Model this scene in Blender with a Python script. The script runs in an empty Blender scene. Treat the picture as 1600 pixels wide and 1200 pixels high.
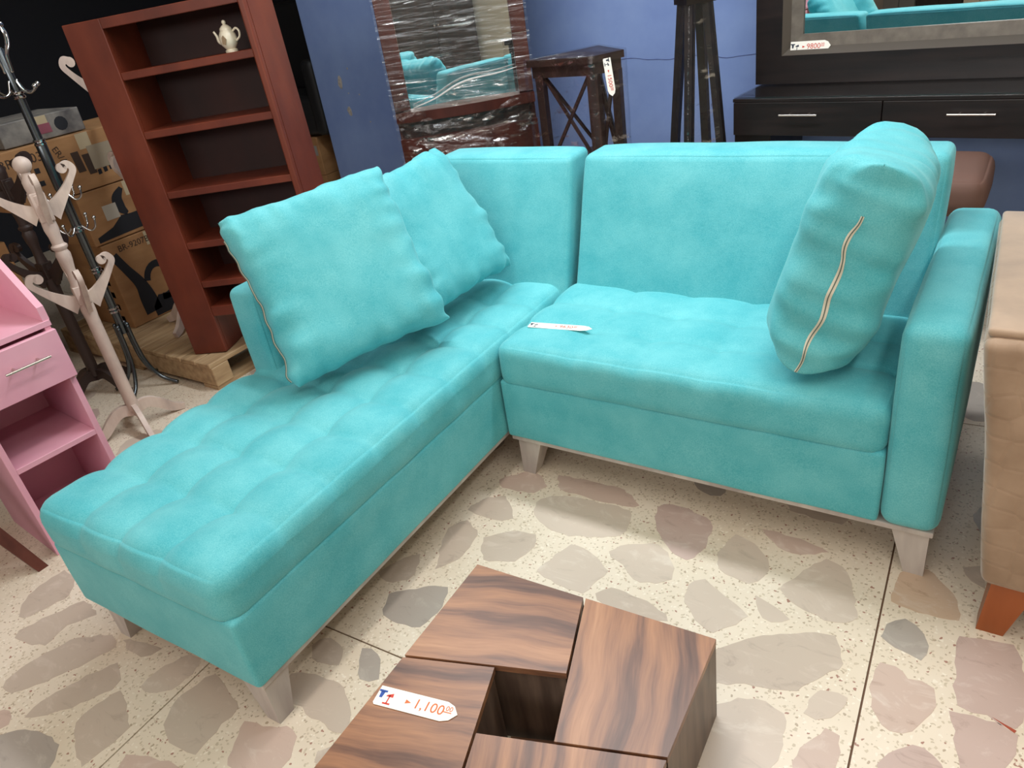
import bpy, bmesh, math, random
from mathutils import Vector, Matrix, noise
from math import sin, cos, pi, radians, hypot
random.seed(7)
S = bpy.context.scene
COL = S.collection

# ------------------------------------------------------------------ camera
AZ, EL, RO = -0.649294870, -0.509645052, -0.163908997
FPX = 1165.84973
fw = Vector((sin(AZ)*cos(EL), cos(AZ)*cos(EL), sin(EL)))
rt = fw.cross(Vector((0, 0, 1))).normalized()
up = rt.cross(fw)
r2 = cos(RO)*rt + sin(RO)*up
u2 = -sin(RO)*rt + cos(RO)*up
cd = bpy.data.cameras.new('camera'); cam = bpy.data.objects.new('camera', cd); COL.objects.link(cam)
mw = Matrix((r2, u2, -fw)).transposed().to_4x4()
mw.translation = Vector((1.30238887, -1.64264038, 1.45139656))
cam.matrix_world = mw
cd.sensor_width = 36.0; cd.lens = FPX/1600*36.0; cd.clip_start = 0.02
S.camera = cam

# ------------------------------------------------------------------ world, lights, exposure
w = bpy.data.worlds.new('world'); S.world = w; w.use_nodes = True
w.node_tree.nodes['Background'].inputs[0].default_value = (0.75, 0.82, 1.0, 1)
w.node_tree.nodes['Background'].inputs[1].default_value = 0.02

def area(name, loc, sx, sy, power, col=(1, .965, .915), rot=(0, 0, 0)):
    l = bpy.data.lights.new(name, 'AREA'); l.shape = 'RECTANGLE'; l.size = sx; l.size_y = sy
    l.energy = power; l.color = col
    o = bpy.data.objects.new(name, l); COL.objects.link(o); o.location = loc; o.rotation_euler = rot
    return o
area('ceiling_tube_light', (0.2, -1.0, 2.75), 0.25, 2.4, 20)
area('ceiling_tube_light', (1.9, -1.2, 2.75), 0.25, 2.4, 22)
area('front_fill_light', (0.6, -4.4, 2.35), 4.0, 0.8, 62, (1, .97, .94), rot=(radians(62), 0, 0))  # added fill behind the camera, brightens the sofa fronts
area('ceiling_tube_light', (-0.1, 0.55, 2.75), 3.0, 0.2, 71, (.90, .95, 1))
S.view_settings.view_transform = 'Standard'; S.view_settings.look = 'None'
S.view_settings.gamma = 1; S.view_settings.use_curve_mapping = False
S.view_settings.exposure = 0.08

# ------------------------------------------------------------------ helpers
def lin(h):
    c = [int(h[i:i+2], 16)/255 for i in (0, 2, 4)]
    return tuple((v/12.92 if v <= .04045 else ((v+.055)/1.055)**2.4) for v in c)+(1,)

def link(o):
    COL.objects.link(o); return o

def thing(name, label, cat, loc=(0, 0, 0), rz=0, rx=0, ry=0, group=None):
    o = link(bpy.data.objects.new(name, None)); o.empty_display_size = .05
    o.location = loc; o.rotation_euler = (rx, ry, rz)
    o['label'] = label; o['category'] = cat
    if group: o['group'] = group
    return o

def obj(name, bm, mat, parent=None, smooth=False, bevel=0, seg=2, loc=None, M=None, label=None):
    if bevel:
        ed = [e for e in bm.edges if len(e.link_faces) == 2 and e.calc_face_angle(0) > .5]
        bmesh.ops.bevel(bm, geom=ed, offset=bevel, segments=seg, affect='EDGES', profile=.5, clamp_overlap=True)
    me = bpy.data.meshes.new(name)
    bmesh.ops.recalc_face_normals(bm, faces=bm.faces)
    bm.to_mesh(me); bm.free()
    if mat is not None: me.materials.append(mat)
    if smooth:
        me.shade_smooth()
        if smooth == 'auto': me.set_sharp_from_angle(angle=radians(40))
    o = link(bpy.data.objects.new(name, me)); o.parent = parent
    if M is not None: o.matrix_local = M
    if loc is not None: o.location = loc
    if label: o['label'] = label
    return o

def tag(o, label, cat, group=None):
    o['label'] = label; o['category'] = cat
    if group: o['group'] = group
    return o

def setting(o):
    o['kind'] = 'structure'; return o

def dup(root, loc, rz=None, label=None):
    r = root.copy(); link(r); r.location = loc
    if rz is not None: r.rotation_euler.z = rz
    if label: r['label'] = label
    for ch in list(root.children):
        c = ch.copy(); link(c); c.parent = r
        for g in list(ch.children):
            d = g.copy(); link(d); d.parent = c
    return r

def nb(): return bmesh.new()

def box(bm, x0, x1, y0, y1, z0, z1, M=None):
    r = bmesh.ops.create_cube(bm, size=1)
    for v in r['verts']:
        v.co = Vector(((x0+x1)/2+v.co.x*(x1-x0), (y0+y1)/2+v.co.y*(y1-y0), (z0+z1)/2+v.co.z*(z1-z0)))
        if M is not None: v.co = M @ v.co
    return bm

def B(*a, **k): return box(nb(), *a, **k)

def prism(bm, poly, z0, z1, M=None):
    """poly in local xy, extruded z0..z1 (M maps to final frame)"""
    lo = [bm.verts.new((M or Matrix()) @ Vector((x, y, z0))) for x, y in poly]
    hi = [bm.verts.new((M or Matrix()) @ Vector((x, y, z1))) for x, y in poly]
    n = len(poly)
    bm.faces.new(lo[::-1]); bm.faces.new(hi)
    for i in range(n): bm.faces.new((lo[i], lo[(i+1) % n], hi[(i+1) % n], hi[i]))
    return bm

def tube(bm, pts, r, n=10, cap=True):
    pts = [Vector(p) for p in pts]; rr = r if isinstance(r, (list, tuple)) else [r]*len(pts)
    rings = []; ref = None
    for i, p in enumerate(pts):
        t = (pts[min(i+1, len(pts)-1)]-pts[max(i-1, 0)]).normalized()
        if ref is None:
            ref = t.orthogonal().normalized()
        ref = (ref-t*ref.dot(t)).normalized(); b = t.cross(ref)
        rings.append([bm.verts.new(p+rr[i]*(cos(2*pi*k/n)*ref+sin(2*pi*k/n)*b)) for k in range(n)])
    for a, b in zip(rings, rings[1:]):
        for k in range(n): bm.faces.new((a[k], a[(k+1) % n], b[(k+1) % n], b[k]))
    if cap:
        bm.faces.new(rings[0][::-1]); bm.faces.new(rings[-1])
    return bm

def lathe(bm, prof, n=20, c=(0, 0, 0)):
    rings = []
    for r, z in prof:
        rings.append([bm.verts.new((c[0]+r*cos(2*pi*k/n), c[1]+r*sin(2*pi*k/n), c[2]+z)) for k in range(n)])
    for a, b in zip(rings, rings[1:]):
        for k in range(n): bm.faces.new((a[k], a[(k+1) % n], b[(k+1) % n], b[k]))
    bm.faces.new(rings[0][::-1]); bm.faces.new(rings[-1])
    return bm

def ball(bm, c, r, n=12, sc=(1, 1, 1)):
    q = bmesh.ops.create_uvsphere(bm, u_segments=n, v_segments=max(6, n//2+2), radius=r)
    for v in q['verts']: v.co = Vector((v.co.x*sc[0], v.co.y*sc[1], v.co.z*sc[2]))+Vector(c)
    return bm

def spline(pts, k=8):
    pts = [Vector(p) for p in pts]; P = [2*pts[0]-pts[1]]+pts+[2*pts[-1]-pts[-2]]; out = []
    for i in range(1, len(P)-2):
        a, b, c, d = P[i-1:i+3]
        for j in range(k):
            t = j/k
            out.append(.5*((2*b)+(-a+c)*t+(2*a-5*b+4*c-d)*t*t+(-a+3*b-3*c+d)*t**3))
    out.append(pts[-1]); return out

def stroke(pts, ws, k=6):
    """flat 2D stroke -> outline polygon"""
    sp = spline([(x, y, w) for (x, y), w in zip(pts, ws)], k)
    L, R = [], []
    for i, p in enumerate(sp):
        a, b = sp[max(i-1, 0)], sp[min(i+1, len(sp)-1)]
        t = Vector((b.x-a.x, b.y-a.y)).normalized(); nn = Vector((-t.y, t.x))
        L.append((p.x+nn.x*p.z/2, p.y+nn.y*p.z/2)); R.append((p.x-nn.x*p.z/2, p.y-nn.y*p.z/2))
    return L+R[::-1]

def lin_sp(a, b, n): return [a+(b-a)*i/n for i in range(n+1)]

def softbox(x0, x1, y0, y1, z0, z1, r, n=10, fn=None, m=4, puff=0.0, flat=False):
    """upholstered block: rounded box on a fine grid, fn(co, normal) -> offset along normal"""
    lo = Vector((x0, y0, z0)); hi = Vector((x1, y1, z1)); bm = nb()
    ax = []
    for i in range(3):
        L = hi[i]-lo[i]; rr = min(r, L/2*.98)
        ni = n if isinstance(n, int) else n[i]
        ax.append([lo[i]+rr*(1-cos(pi/2*k/m)) * 1.0 for k in range(m)] + lin_sp(lo[i]+rr, hi[i]-rr, ni) +
                  [hi[i]-rr*(1-cos(pi/2*k/m)) for k in range(m-1, -1, -1)])
    cache = {}
    ctr = (lo+hi)/2; half = (hi-lo)/2
    def V(p):
        key = (round(p[0], 5), round(p[1], 5), round(p[2], 5))
        if key in cache: return cache[key]
        q = Vector([min(max(p[i], lo[i]+min(r, half[i]*.98)), hi[i]-min(r, half[i]*.98)) for i in range(3)])
        if flat and p[2] < lo[2]+min(r, half[2]*.98): q.z = p[2]
        d = Vector(p)-q
        # exact surface direction
        if d.length > 1e-9:
            dn = d.normalized(); co = q+dn*min(r, min(half)*.98)
        else: dn = Vector((0, 0, 1)); co = Vector(p)
        off = 0
        if puff:
            e = [1-abs((co[i]-ctr[i])/half[i])**4 for i in range(3)]
            a = [abs(dn[i]) for i in range(3)]; k = a.index(max(a)); o_ = [i for i in range(3) if i != k]
            off += puff*max(0, e[o_[0]])*max(0, e[o_[1]])
        if fn: off += fn(co, dn)
        cache[key] = bm.verts.new(co+dn*off); return cache[key]
    for k in range(3):
        i, j = [q for q in range(3) if q != k]
        for side in (lo[k], hi[k]):
            for a in range(len(ax[i])-1):
                for b in range(len(ax[j])-1):
                    c = []
                    for (s, t) in ((a, b), (a+1, b), (a+1, b+1), (a, b+1)):
                        p = [0, 0, 0]; p[k] = side; p[i] = ax[i][s]; p[j] = ax[j][t]; c.append(V(p))
                    u = []
                    for v in c:
                        if v not in u: u.append(v)
                    if len(u) >= 3:
                        try: bm.faces.new(u)
                        except ValueError: pass
    return bm

def nz(p, s=1.0, o=0): return noise.noise(Vector((p[0]*s+o, p[1]*s+o*.7, p[2]*s-o)))

def text_bm(s, size, depth=.0004):
    cu = bpy.data.curves.new('t', 'FONT'); cu.body = s; cu.size = size; cu.extrude = depth/2
    cu.align_x = 'LEFT'; cu.align_y = 'CENTER'; cu.resolution_u = 3
    o = link(bpy.data.objects.new('t', cu)); bpy.context.view_layer.update()
    dg = bpy.context.evaluated_depsgraph_get()
    me = bpy.data.meshes.new_from_object(o.evaluated_get(dg))
    bm = nb(); bm.from_mesh(me); bpy.data.objects.remove(o); bpy.data.curves.remove(cu); bpy.data.meshes.remove(me)
    return bm

# ------------------------------------------------------------------ materials
def mat(name, base, rough=.5, metal=0, spec=.5, **kw):
    m = bpy.data.materials.new(name); m.use_nodes = True
    b = m.node_tree.nodes['Principled BSDF']
    b.inputs['Base Color'].default_value = lin(base) if isinstance(base, str) else base
    b.inputs['Roughness'].default_value = rough; b.inputs['Metallic'].default_value = metal
    b.inputs['Specular IOR Level'].default_value = spec
    for k, v in kw.items(): b.inputs[k.replace('_', ' ')].default_value = v
    return m

def N(m, t, **kw):
    n = m.node_tree.nodes.new(t)
    for k, v in kw.items():
        if hasattr(n, k): setattr(n, k, v)
        else: n.inputs[k].default_value = v
    return n
def LK(m, a, b): m.node_tree.links.new(a, b)
def bsdf(m): return m.node_tree.nodes['Principled BSDF']

def mottle(m, cols, scale=8, stretch=(1, 1, 1), detail=4, rough=.55, coords='Object', bump=0, bscale=None, distort=0, rot=(0, 0, 0)):
    tc = N(m, 'ShaderNodeTexCoord'); mp = N(m, 'ShaderNodeMapping'); mp.inputs['Scale'].default_value = stretch
    mp.inputs['Rotation'].default_value = rot
    LK(m, tc.outputs[coords], mp.inputs['Vector'])
    n = N(m, 'ShaderNodeTexNoise'); n.inputs['Scale'].default_value = scale; n.inputs['Detail'].default_value = detail
    n.inputs['Roughness'].default_value = rough; n.inputs['Distortion'].default_value = distort
    LK(m, mp.outputs[0], n.inputs['Vector'])
    r = N(m, 'ShaderNodeValToRGB'); e = r.color_ramp.elements
    pos = [c[0] for c in cols]
    e[0].position = pos[0]; e[0].color = lin(cols[0][1]); e[1].position = pos[-1]; e[1].color = lin(cols[-1][1])
    for p, c in cols[1:-1]:
        q = e.new(p); q.color = lin(c)
    LK(m, n.outputs[0], r.inputs[0]); LK(m, r.outputs[0], bsdf(m).inputs['Base Color'])
    if bump:
        n2 = N(m, 'ShaderNodeTexNoise'); n2.inputs['Scale'].default_value = bscale or scale*4; n2.inputs['Detail'].default_value = 3
        LK(m, mp.outputs[0], n2.inputs['Vector'])
        bp = N(m, 'ShaderNodeBump'); bp.inputs['Strength'].default_value = bump; bp.inputs['Distance'].default_value = .002
        LK(m, n2.outputs[0], bp.inputs['Height']); LK(m, bp.outputs[0], bsdf(m).inputs['Normal'])
    return m, mp, r

# turquoise woven upholstery
FAB = mat('turquoise_fabric', '3fb9c2', .62, spec=.25, Sheen_Weight=.32, Sheen_Roughness=.42)
bsdf(FAB).inputs['Sheen Tint'].default_value = lin('c8fbf4')
def _fab(m):
    tc = N(m, 'ShaderNodeTexCoord')
    n = N(m, 'ShaderNodeTexNoise', Scale=7.0, Detail=5.0, Roughness=.6); LK(m, tc.outputs['Object'], n.inputs['Vector'])
    n2 = N(m, 'ShaderNodeTexNoise', Scale=420.0, Detail=2.0); LK(m, tc.outputs['Object'], n2.inputs['Vector'])
    a = N(m, 'ShaderNodeMath', operation='ADD'); LK(m, n.outputs[0], a.inputs[0]); LK(m, n2.outputs[0], a.inputs[1])
    r = N(m, 'ShaderNodeValToRGB'); LK(m, a.outputs[0], r.inputs[0])
    e = r.color_ramp.elements; e[0].position = .75; e[0].color = lin('46a9b2'); e[1].position = 1.25; e[1].color = lin('72c4c8')
    r.color_ramp.elements[1].position = 1.0
    h = N(m, 'ShaderNodeMath', operation='MULTIPLY'); h.inputs[1].default_value = .5
    LK(m, a.outputs[0], h.inputs[0]); LK(m, h.outputs[0], r.inputs[0]); e[0].position = .36; e[1].position = .64
    LK(m, r.outputs[0], bsdf(m).inputs['Base Color'])
    wv = []
    for d in ('X', 'Y', 'Z'):
        x = N(m, 'ShaderNodeTexWave', Scale=190.0, Distortion=1.5); x.bands_direction = d; LK(m, tc.outputs['Object'], x.inputs['Vector']); wv.append(x)
    s1 = N(m, 'ShaderNodeMath', operation='ADD'); LK(m, wv[0].outputs['Fac'], s1.inputs[0]); LK(m, wv[1].outputs['Fac'], s1.inputs[1])
    s2 = N(m, 'ShaderNodeMath', operation='ADD'); LK(m, s1.outputs[0], s2.inputs[0]); LK(m, wv[2].outputs['Fac'], s2.inputs[1])
    bp = N(m, 'ShaderNodeBump', Strength=.12, Distance=.0008); LK(m, s2.outputs[0], bp.inputs['Height'])
    n3 = N(m, 'ShaderNodeTexNoise', Scale=24.0, Detail=3.0); LK(m, tc.outputs['Object'], n3.inputs['Vector'])
    b2 = N(m, 'ShaderNodeBump', Strength=.25, Distance=.004); LK(m, n3.outputs[0], b2.inputs['Height']); LK(m, b2.outputs[0], bp.inputs['Normal'])
    LK(m, bp.outputs[0], bsdf(m).inputs['Normal'])
_fab(FAB)
SEAM = mat('seam_thread', '2b98a3', .8)
ZIP = mat('zip_tape', 'd9d2bd', .6)
DARKZ = mat('zip_slot', '5d6a60', .7)
WASH, _, _ = mottle(mat('whitewashed_wood', 'b9aea6', .6), [(.3, 'a89c96'), (.7, 'cfc6bc')], 14, (1, 1, .2), bump=.2)
RACKW, _, _ = mottle(mat('cream_washed_wood', 'd8c6b8', .5), [(.3, 'b7a49a'), (.55, 'd6c2b4'), (.8, 'e6d6c8')], 16, (1, 1, .35), bump=.15)
MAHOG, _, _ = mottle(mat('mahogany_stain', '7a3424', .42), [(.25, '502114'), (.5, '6c2f1e'), (.75, '803c26')], 5, (1, 1, .5), bump=.12)
MAHOG_SHADE, _, _ = mottle(mat('mahogany_back_shade', '32130d', .6), [(.3, '240d09'), (.7, '3a1710')], 5, (1, 1, .5))  # same mahogany, darkened to put the shade between shelves into the colour
CABW, _, _ = mottle(mat('cabinet_redwood', '5c2b22', .35), [(.25, '34150f'), (.75, '5a2a20')], 8, (1, 1, .2))
WENGE, _, _ = mottle(mat('wenge_dark', '1c1614', .38), [(.3, '130f0f'), (.7, '261d1b')], 30, (.1, 1, 1))
STANDW, _, _ = mottle(mat('dark_walnut_stain', '2c1c18', .4), [(.3, '1d1311'), (.7, '3a2620')], 14, (1, 1, .2))
CHROME = mat('chrome', 'c9c9c9', .12, 1)
STEEL = mat('brushed_steel', 'cfc6bd', .3, 1)
GUN = mat('gunmetal_tube', '5c6266', .25, .9)
PINK, _, _ = mottle(mat('pink_lacquer', 'dfa3b4', .45), [(.3, 'd898ac'), (.7, 'e6adbc')], 3)
ORANGE, _, _ = mottle(mat('orange_stained_wood', '9a4a24', .35), [(.3, '83400f'), (.7, 'a85a2a')], 12, (1, 1, .2))
DARKLEG, _, _ = mottle(mat('brown_leg_wood', '5f2f25', .45), [(.3, '4a2219'), (.7, '6d392d')], 12, (1, 1, .3))
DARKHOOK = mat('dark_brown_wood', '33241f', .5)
BLACK = mat('black_upholstery', '0b0b0e', .6)
NAVY = mat('dark_wall', '14161e', .8)  # very dark navy for the left and rear walls
MIRROR = mat('mirror_glass', 'e8eeee', .01, 1)
CER = mat('ivory_ceramic', 'e9dfc8', .25)
GOLD = mat('ornament_brown', '9b8468', .5)
PAPER = mat('tag_card', 'fbf6ea', .6)
RED = mat('red_ink', 'd0402f', .6); REDD = mat('orange_ink', 'd8703c', .6); BLUEI = mat('blue_ink', '2c4fa0', .6); INK = mat('dark_ink', '303848', .6)
PRINT = mat('black_print', '14161c', .7); PRINTB = mat('brown_print', '3b2a1e', .7)
TAPE = mat('clear_tape', 'b9a98a', .2)
LIN = mat('grey_cloth', '8b8680', .8)

def wood_strip(name, rot):
    m = mat(name, '6b4a3c', .38)
    tc = N(m, 'ShaderNodeTexCoord'); mp0 = N(m, 'ShaderNodeMapping'); mp0.inputs['Rotation'].default_value = (0, 0, rot)
    LK(m, tc.outputs['Object'], mp0.inputs['Vector'])
    w0 = N(m, 'ShaderNodeTexNoise', Scale=5.0, Detail=1.5); LK(m, mp0.outputs[0], w0.inputs['Vector'])
    vm = N(m, 'ShaderNodeVectorMath', operation='MULTIPLY_ADD'); LK(m, w0.outputs['Color'], vm.inputs[0])
    vm.inputs[1].default_value = (0.0, .05, .02); LK(m, mp0.outputs[0], vm.inputs[2])
    mp = N(m, 'ShaderNodeMapping'); mp.inputs['Scale'].default_value = (1.6, 24, 24); LK(m, vm.outputs[0], mp.inputs['Vector'])
    n = N(m, 'ShaderNodeTexNoise', Scale=1.0, Detail=5.0, Roughness=.62); LK(m, mp.outputs[0], n.inputs['Vector'])
    r = N(m, 'ShaderNodeValToRGB'); e = r.color_ramp.elements
    e[0].position = .28; e[0].color = lin('4a3226'); e[1].position = .78; e[1].color = lin('bd8c66')
    for p, c in ((.42, '6e4c3a'), (.5, '8a6046'), (.62, 'a47452')):
        q = e.new(p); q.color = lin(c)
    LK(m, n.outputs[0], r.inputs[0]); LK(m, r.outputs[0], bsdf(m).inputs['Base Color'])
    bp = N(m, 'ShaderNodeBump', Strength=.1, Distance=.001); LK(m, n.outputs[0], bp.inputs['Height']); LK(m, bp.outputs[0], bsdf(m).inputs['Normal'])
    return m
WALX = wood_strip('walnut_grain_along', -.27); WALY = wood_strip('walnut_grain_across', pi/2-.27)
WALV, _, _ = mottle(mat('walnut_side', '5a483c', .42), [(.3, '4a3a31'), (.55, '6a574a'), (.75, '7a6555')], 4, (8, 8, 1), bump=.05)

# terrazzo ground
TER = mat('terrazzo_matrix', 'e0d3b8', .34)
def _ter(m):
    tc = N(m, 'ShaderNodeTexCoord')
    wn = N(m, 'ShaderNodeTexNoise', Scale=70.0, Detail=2.0); LK(m, tc.outputs['Object'], wn.inputs['Vector'])
    vm = N(m, 'ShaderNodeVectorMath', operation='MULTIPLY_ADD'); LK(m, wn.outputs['Color'], vm.inputs[0]); vm.inputs[1].default_value = (.016, .016, .016); LK(m, tc.outputs['Object'], vm.inputs[2])
    v = N(m, 'ShaderNodeTexVoronoi', Scale=115.0, Randomness=1.0); LK(m, vm.outputs[0], v.inputs['Vector'])
    sp = N(m, 'ShaderNodeSeparateColor'); LK(m, v.outputs['Color'], sp.inputs[0])
    # chips: cell colour picks which cells are coloured chips, distance rounds them
    lt = N(m, 'ShaderNodeMath', operation='LESS_THAN'); LK(m, v.outputs['Distance'], lt.inputs[0]); lt.inputs[1].default_value = .36
    gt = N(m, 'ShaderNodeMath', operation='GREATER_THAN'); LK(m, sp.outputs[0], gt.inputs[0]); gt.inputs[1].default_value = .22
    mu = N(m, 'ShaderNodeMath', operation='MULTIPLY'); LK(m, lt.outputs[0], mu.inputs[0]); LK(m, gt.outputs[0], mu.inputs[1])
    r = N(m, 'ShaderNodeValToRGB'); LK(m, sp.outputs[1], r.inputs[0]); r.color_ramp.interpolation = 'CONSTANT'
    e = r.color_ramp.elements; e[0].position = 0; e[0].color = lin('cdbda5'); e[1].position = .93; e[1].color = lin('a67d6c')
    for p, c in ((.3, 'ebdfcc'), (.55, 'c6b69e'), (.78, 'b5a38c')):
        q = e.new(p); q.color = lin(c)
    n = N(m, 'ShaderNodeTexNoise', Scale=3.0, Detail=5.0); LK(m, tc.outputs['Object'], n.inputs['Vector'])
    r2 = N(m, 'ShaderNodeValToRGB'); LK(m, n.outputs[0], r2.inputs[0]); e = r2.color_ramp.elements
    e[0].position = .3; e[0].color = lin('d9c9b2'); e[1].position = .7; e[1].color = lin('e8dac6')
    mx = N(m, 'ShaderNodeMix', data_type='RGBA'); LK(m, mu.outputs[0], mx.inputs[0]); LK(m, r2.outputs[0], mx.inputs[6]); LK(m, r.outputs[0], mx.inputs[7])
    LK(m, mx.outputs[2], bsdf(m).inputs['Base Color'])
_ter(TER)
def marble(name, c0, c1, c2, sc=5):
    m, mp, r = mottle(mat(name, c1, .3), [(.30, c0), (.43, c1), (.55, c1), (.68, c2)], sc, (1, 1.8, 1), 8, .68, distort=1.0, rot=(0, 0, .5))
    return m
MARB = [marble('marble_greige', 'ab9a8b', 'c1b09f', 'cdbdad', 9), marble('marble_rose', 'b49a8b', 'c8b0a1', 'd5c2b4', 10),
        marble('marble_pale', 'b9a999', 'ccbbaa', 'd9cbbb', 8), marble('marble_grey', '958b81', 'a89d92', 'b7ada1', 9),
        marble('marble_ochre', 'b0937a', 'c9ae95', 'd3c0ae', 9), marble('marble_mauve', 'ae968b', 'c2aa9f', 'cfbcb1', 11)]
GROUT = mat('grout_brown', '6b503c', .8)

BLUE = mat('blue_wall_paint', '7c8fc6', .5)
def _blue(m):
    tc = N(m, 'ShaderNodeTexCoord'); n = N(m, 'ShaderNodeTexNoise', Scale=2.2, Detail=6.0, Roughness=.6); LK(m, tc.outputs['Object'], n.inputs['Vector'])
    r = N(m, 'ShaderNodeValToRGB'); LK(m, n.outputs[0], r.inputs[0]); e = r.color_ramp.elements
    e[0].position = .3; e[0].color = lin('748bc1'); e[1].position = .72; e[1].color = lin('8aa1cf')
    LK(m, r.outputs[0], bsdf(m).inputs['Base Color'])
    n2 = N(m, 'ShaderNodeTexNoise', Scale=9.0, Detail=6.0); LK(m, tc.outputs['Object'], n2.inputs['Vector'])
    bp = N(m, 'ShaderNodeBump', Strength=.3, Distance=.006); LK(m, n2.outputs[0], bp.inputs['Height']); LK(m, bp.outputs[0], bsdf(m).inputs['Normal'])
_blue(BLUE)
CARD, _, _ = mottle(mat('cardboard', 'a5794f', .75), [(.3, '8f6640'), (.7, 'a97e52')], 4, (1, 1, 3), bump=.1)
PALW, _, _ = mottle(mat('pallet_pine', 'b79a75', .7), [(.25, '8c7152'), (.5, 'b3956f'), (.8, 'c9ae88')], 6, (6, .7, 6), 6, bump=.3)
TAUPE = mat('taupe_velvet', '8f7a66', .6, spec=.2, Sheen_Weight=.4, Sheen_Roughness=.4)
def _taupe(m):
    tc = N(m, 'ShaderNodeTexCoord'); v = N(m, 'ShaderNodeTexVoronoi', Scale=19.0); v.feature = 'DISTANCE_TO_EDGE'; LK(m, tc.outputs['Object'], v.inputs['Vector'])
    v.inputs['Randomness'].default_value = .55
    r = N(m, 'ShaderNodeMath', operation='MINIMUM'); LK(m, v.outputs['Distance'], r.inputs[0]); r.inputs[1].default_value = .12
    bp = N(m, 'ShaderNodeBump', Strength=.6, Distance=.015); LK(m, r.outputs[0], bp.inputs['Height']); LK(m, bp.outputs[0], bsdf(m).inputs['Normal'])
    n = N(m, 'ShaderNodeTexNoise', Scale=12.0, Detail=5.0); LK(m, tc.outputs['Object'], n.inputs['Vector'])
    q = N(m, 'ShaderNodeValToRGB'); LK(m, n.outputs[0], q.inputs[0]); e = q.color_ramp.elements
    e[0].position = .3; e[0].color = lin('917861'); e[1].position = .7; e[1].color = lin('ac927a')
    LK(m, q.outputs[0], bsdf(m).inputs['Base Color'])
_taupe(TAUPE)
TAUPE2, _, _ = mottle(mat('taupe_plain', 'a58a72', .6, Sheen_Weight=.4), [(.3, '98806a'), (.7, 'b0957b')], 9, bump=.15)
BROWNV = mat('brown_velvet', '6f5044', .7)

def film(name, stretch, scale, strength=.8, haze=.1, lim=.3, rough=.1, streak=None):
    m = bpy.data.materials.new(name); m.use_nodes = True; nt = m.node_tree; nt.nodes.clear()
    out = nt.nodes.new('ShaderNodeOutputMaterial'); tr = nt.nodes.new('ShaderNodeBsdfTransparent'); gl = nt.nodes.new('ShaderNodeBsdfGlossy')
    gl.inputs['Roughness'].default_value = rough
    tc = nt.nodes.new('ShaderNodeTexCoord'); mp = nt.nodes.new('ShaderNodeMapping'); mp.inputs['Scale'].default_value = stretch
    nt.links.new(tc.outputs['Object'], mp.inputs['Vector'])
    n = nt.nodes.new('ShaderNodeTexNoise'); n.inputs['Scale'].default_value = scale; n.inputs['Detail'].default_value = 4; n.inputs['Distortion'].default_value = .6
    nt.links.new(mp.outputs[0], n.inputs['Vector'])
    bp = nt.nodes.new('ShaderNodeBump'); bp.inputs['Strength'].default_value = strength; bp.inputs['Distance'].default_value = .01
    nt.links.new(n.outputs[0], bp.inputs['Height']); nt.links.new(bp.outputs[0], gl.inputs['Normal'])
    lw = nt.nodes.new('ShaderNodeLayerWeight'); lw.inputs['Blend'].default_value = .25; nt.links.new(bp.outputs[0], lw.inputs['Normal'])
    ad = nt.nodes.new('ShaderNodeMath'); ad.operation = 'ADD'; ad.inputs[1].default_value = haze; ad.use_clamp = True
    nt.links.new(lw.outputs['Fresnel'], ad.inputs[0])
    mn = nt.nodes.new('ShaderNodeMath'); mn.operation = 'MINIMUM'; mn.inputs[1].default_value = lim; nt.links.new(ad.outputs[0], mn.inputs[0])
    if streak:
        # drawn-out whitish creases where the film is bunched and doubled
        m2 = nt.nodes.new('ShaderNodeMapping'); m2.inputs['Scale'].default_value = streak; nt.links.new(tc.outputs['Object'], m2.inputs['Vector'])
        n2 = nt.nodes.new('ShaderNodeTexNoise'); n2.inputs['Scale'].default_value = 1; n2.inputs['Detail'].default_value = 3; n2.inputs['Distortion'].default_value = .4
        nt.links.new(m2.outputs[0], n2.inputs['Vector'])
        mr_ = nt.nodes.new('ShaderNodeMapRange'); mr_.inputs[1].default_value = .6; mr_.inputs[2].default_value = .74; mr_.inputs[4].default_value = .75; nt.links.new(n2.outputs[0], mr_.inputs[0])
        mxx = nt.nodes.new('ShaderNodeMath'); mxx.operation = 'MAXIMUM'; nt.links.new(mn.outputs[0], mxx.inputs[0]); nt.links.new(mr_.outputs[0], mxx.inputs[1]); mn = mxx
    mx = nt.nodes.new('ShaderNodeMixShader'); nt.links.new(mn.outputs[0], mx.inputs[0]); nt.links.new(tr.outputs[0], mx.inputs[1]); nt.links.new(gl.outputs[0], mx.inputs[2])
    nt.links.new(mx.outputs[0], out.inputs[0]); return m
FILM = film('stretch_film', (1, 1, 10), 6, 1.0, .02, .22, .25, (3.5, 3.5, 60))
FILM2 = film('stretch_film_crumpled', (2, 2, 3), 7, .9, .03, .14, .15, (9, 9, 26))
GLASS = film('glass_sheet', (1, 1, 1), 1, .0, .10, .3, .04)

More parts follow.
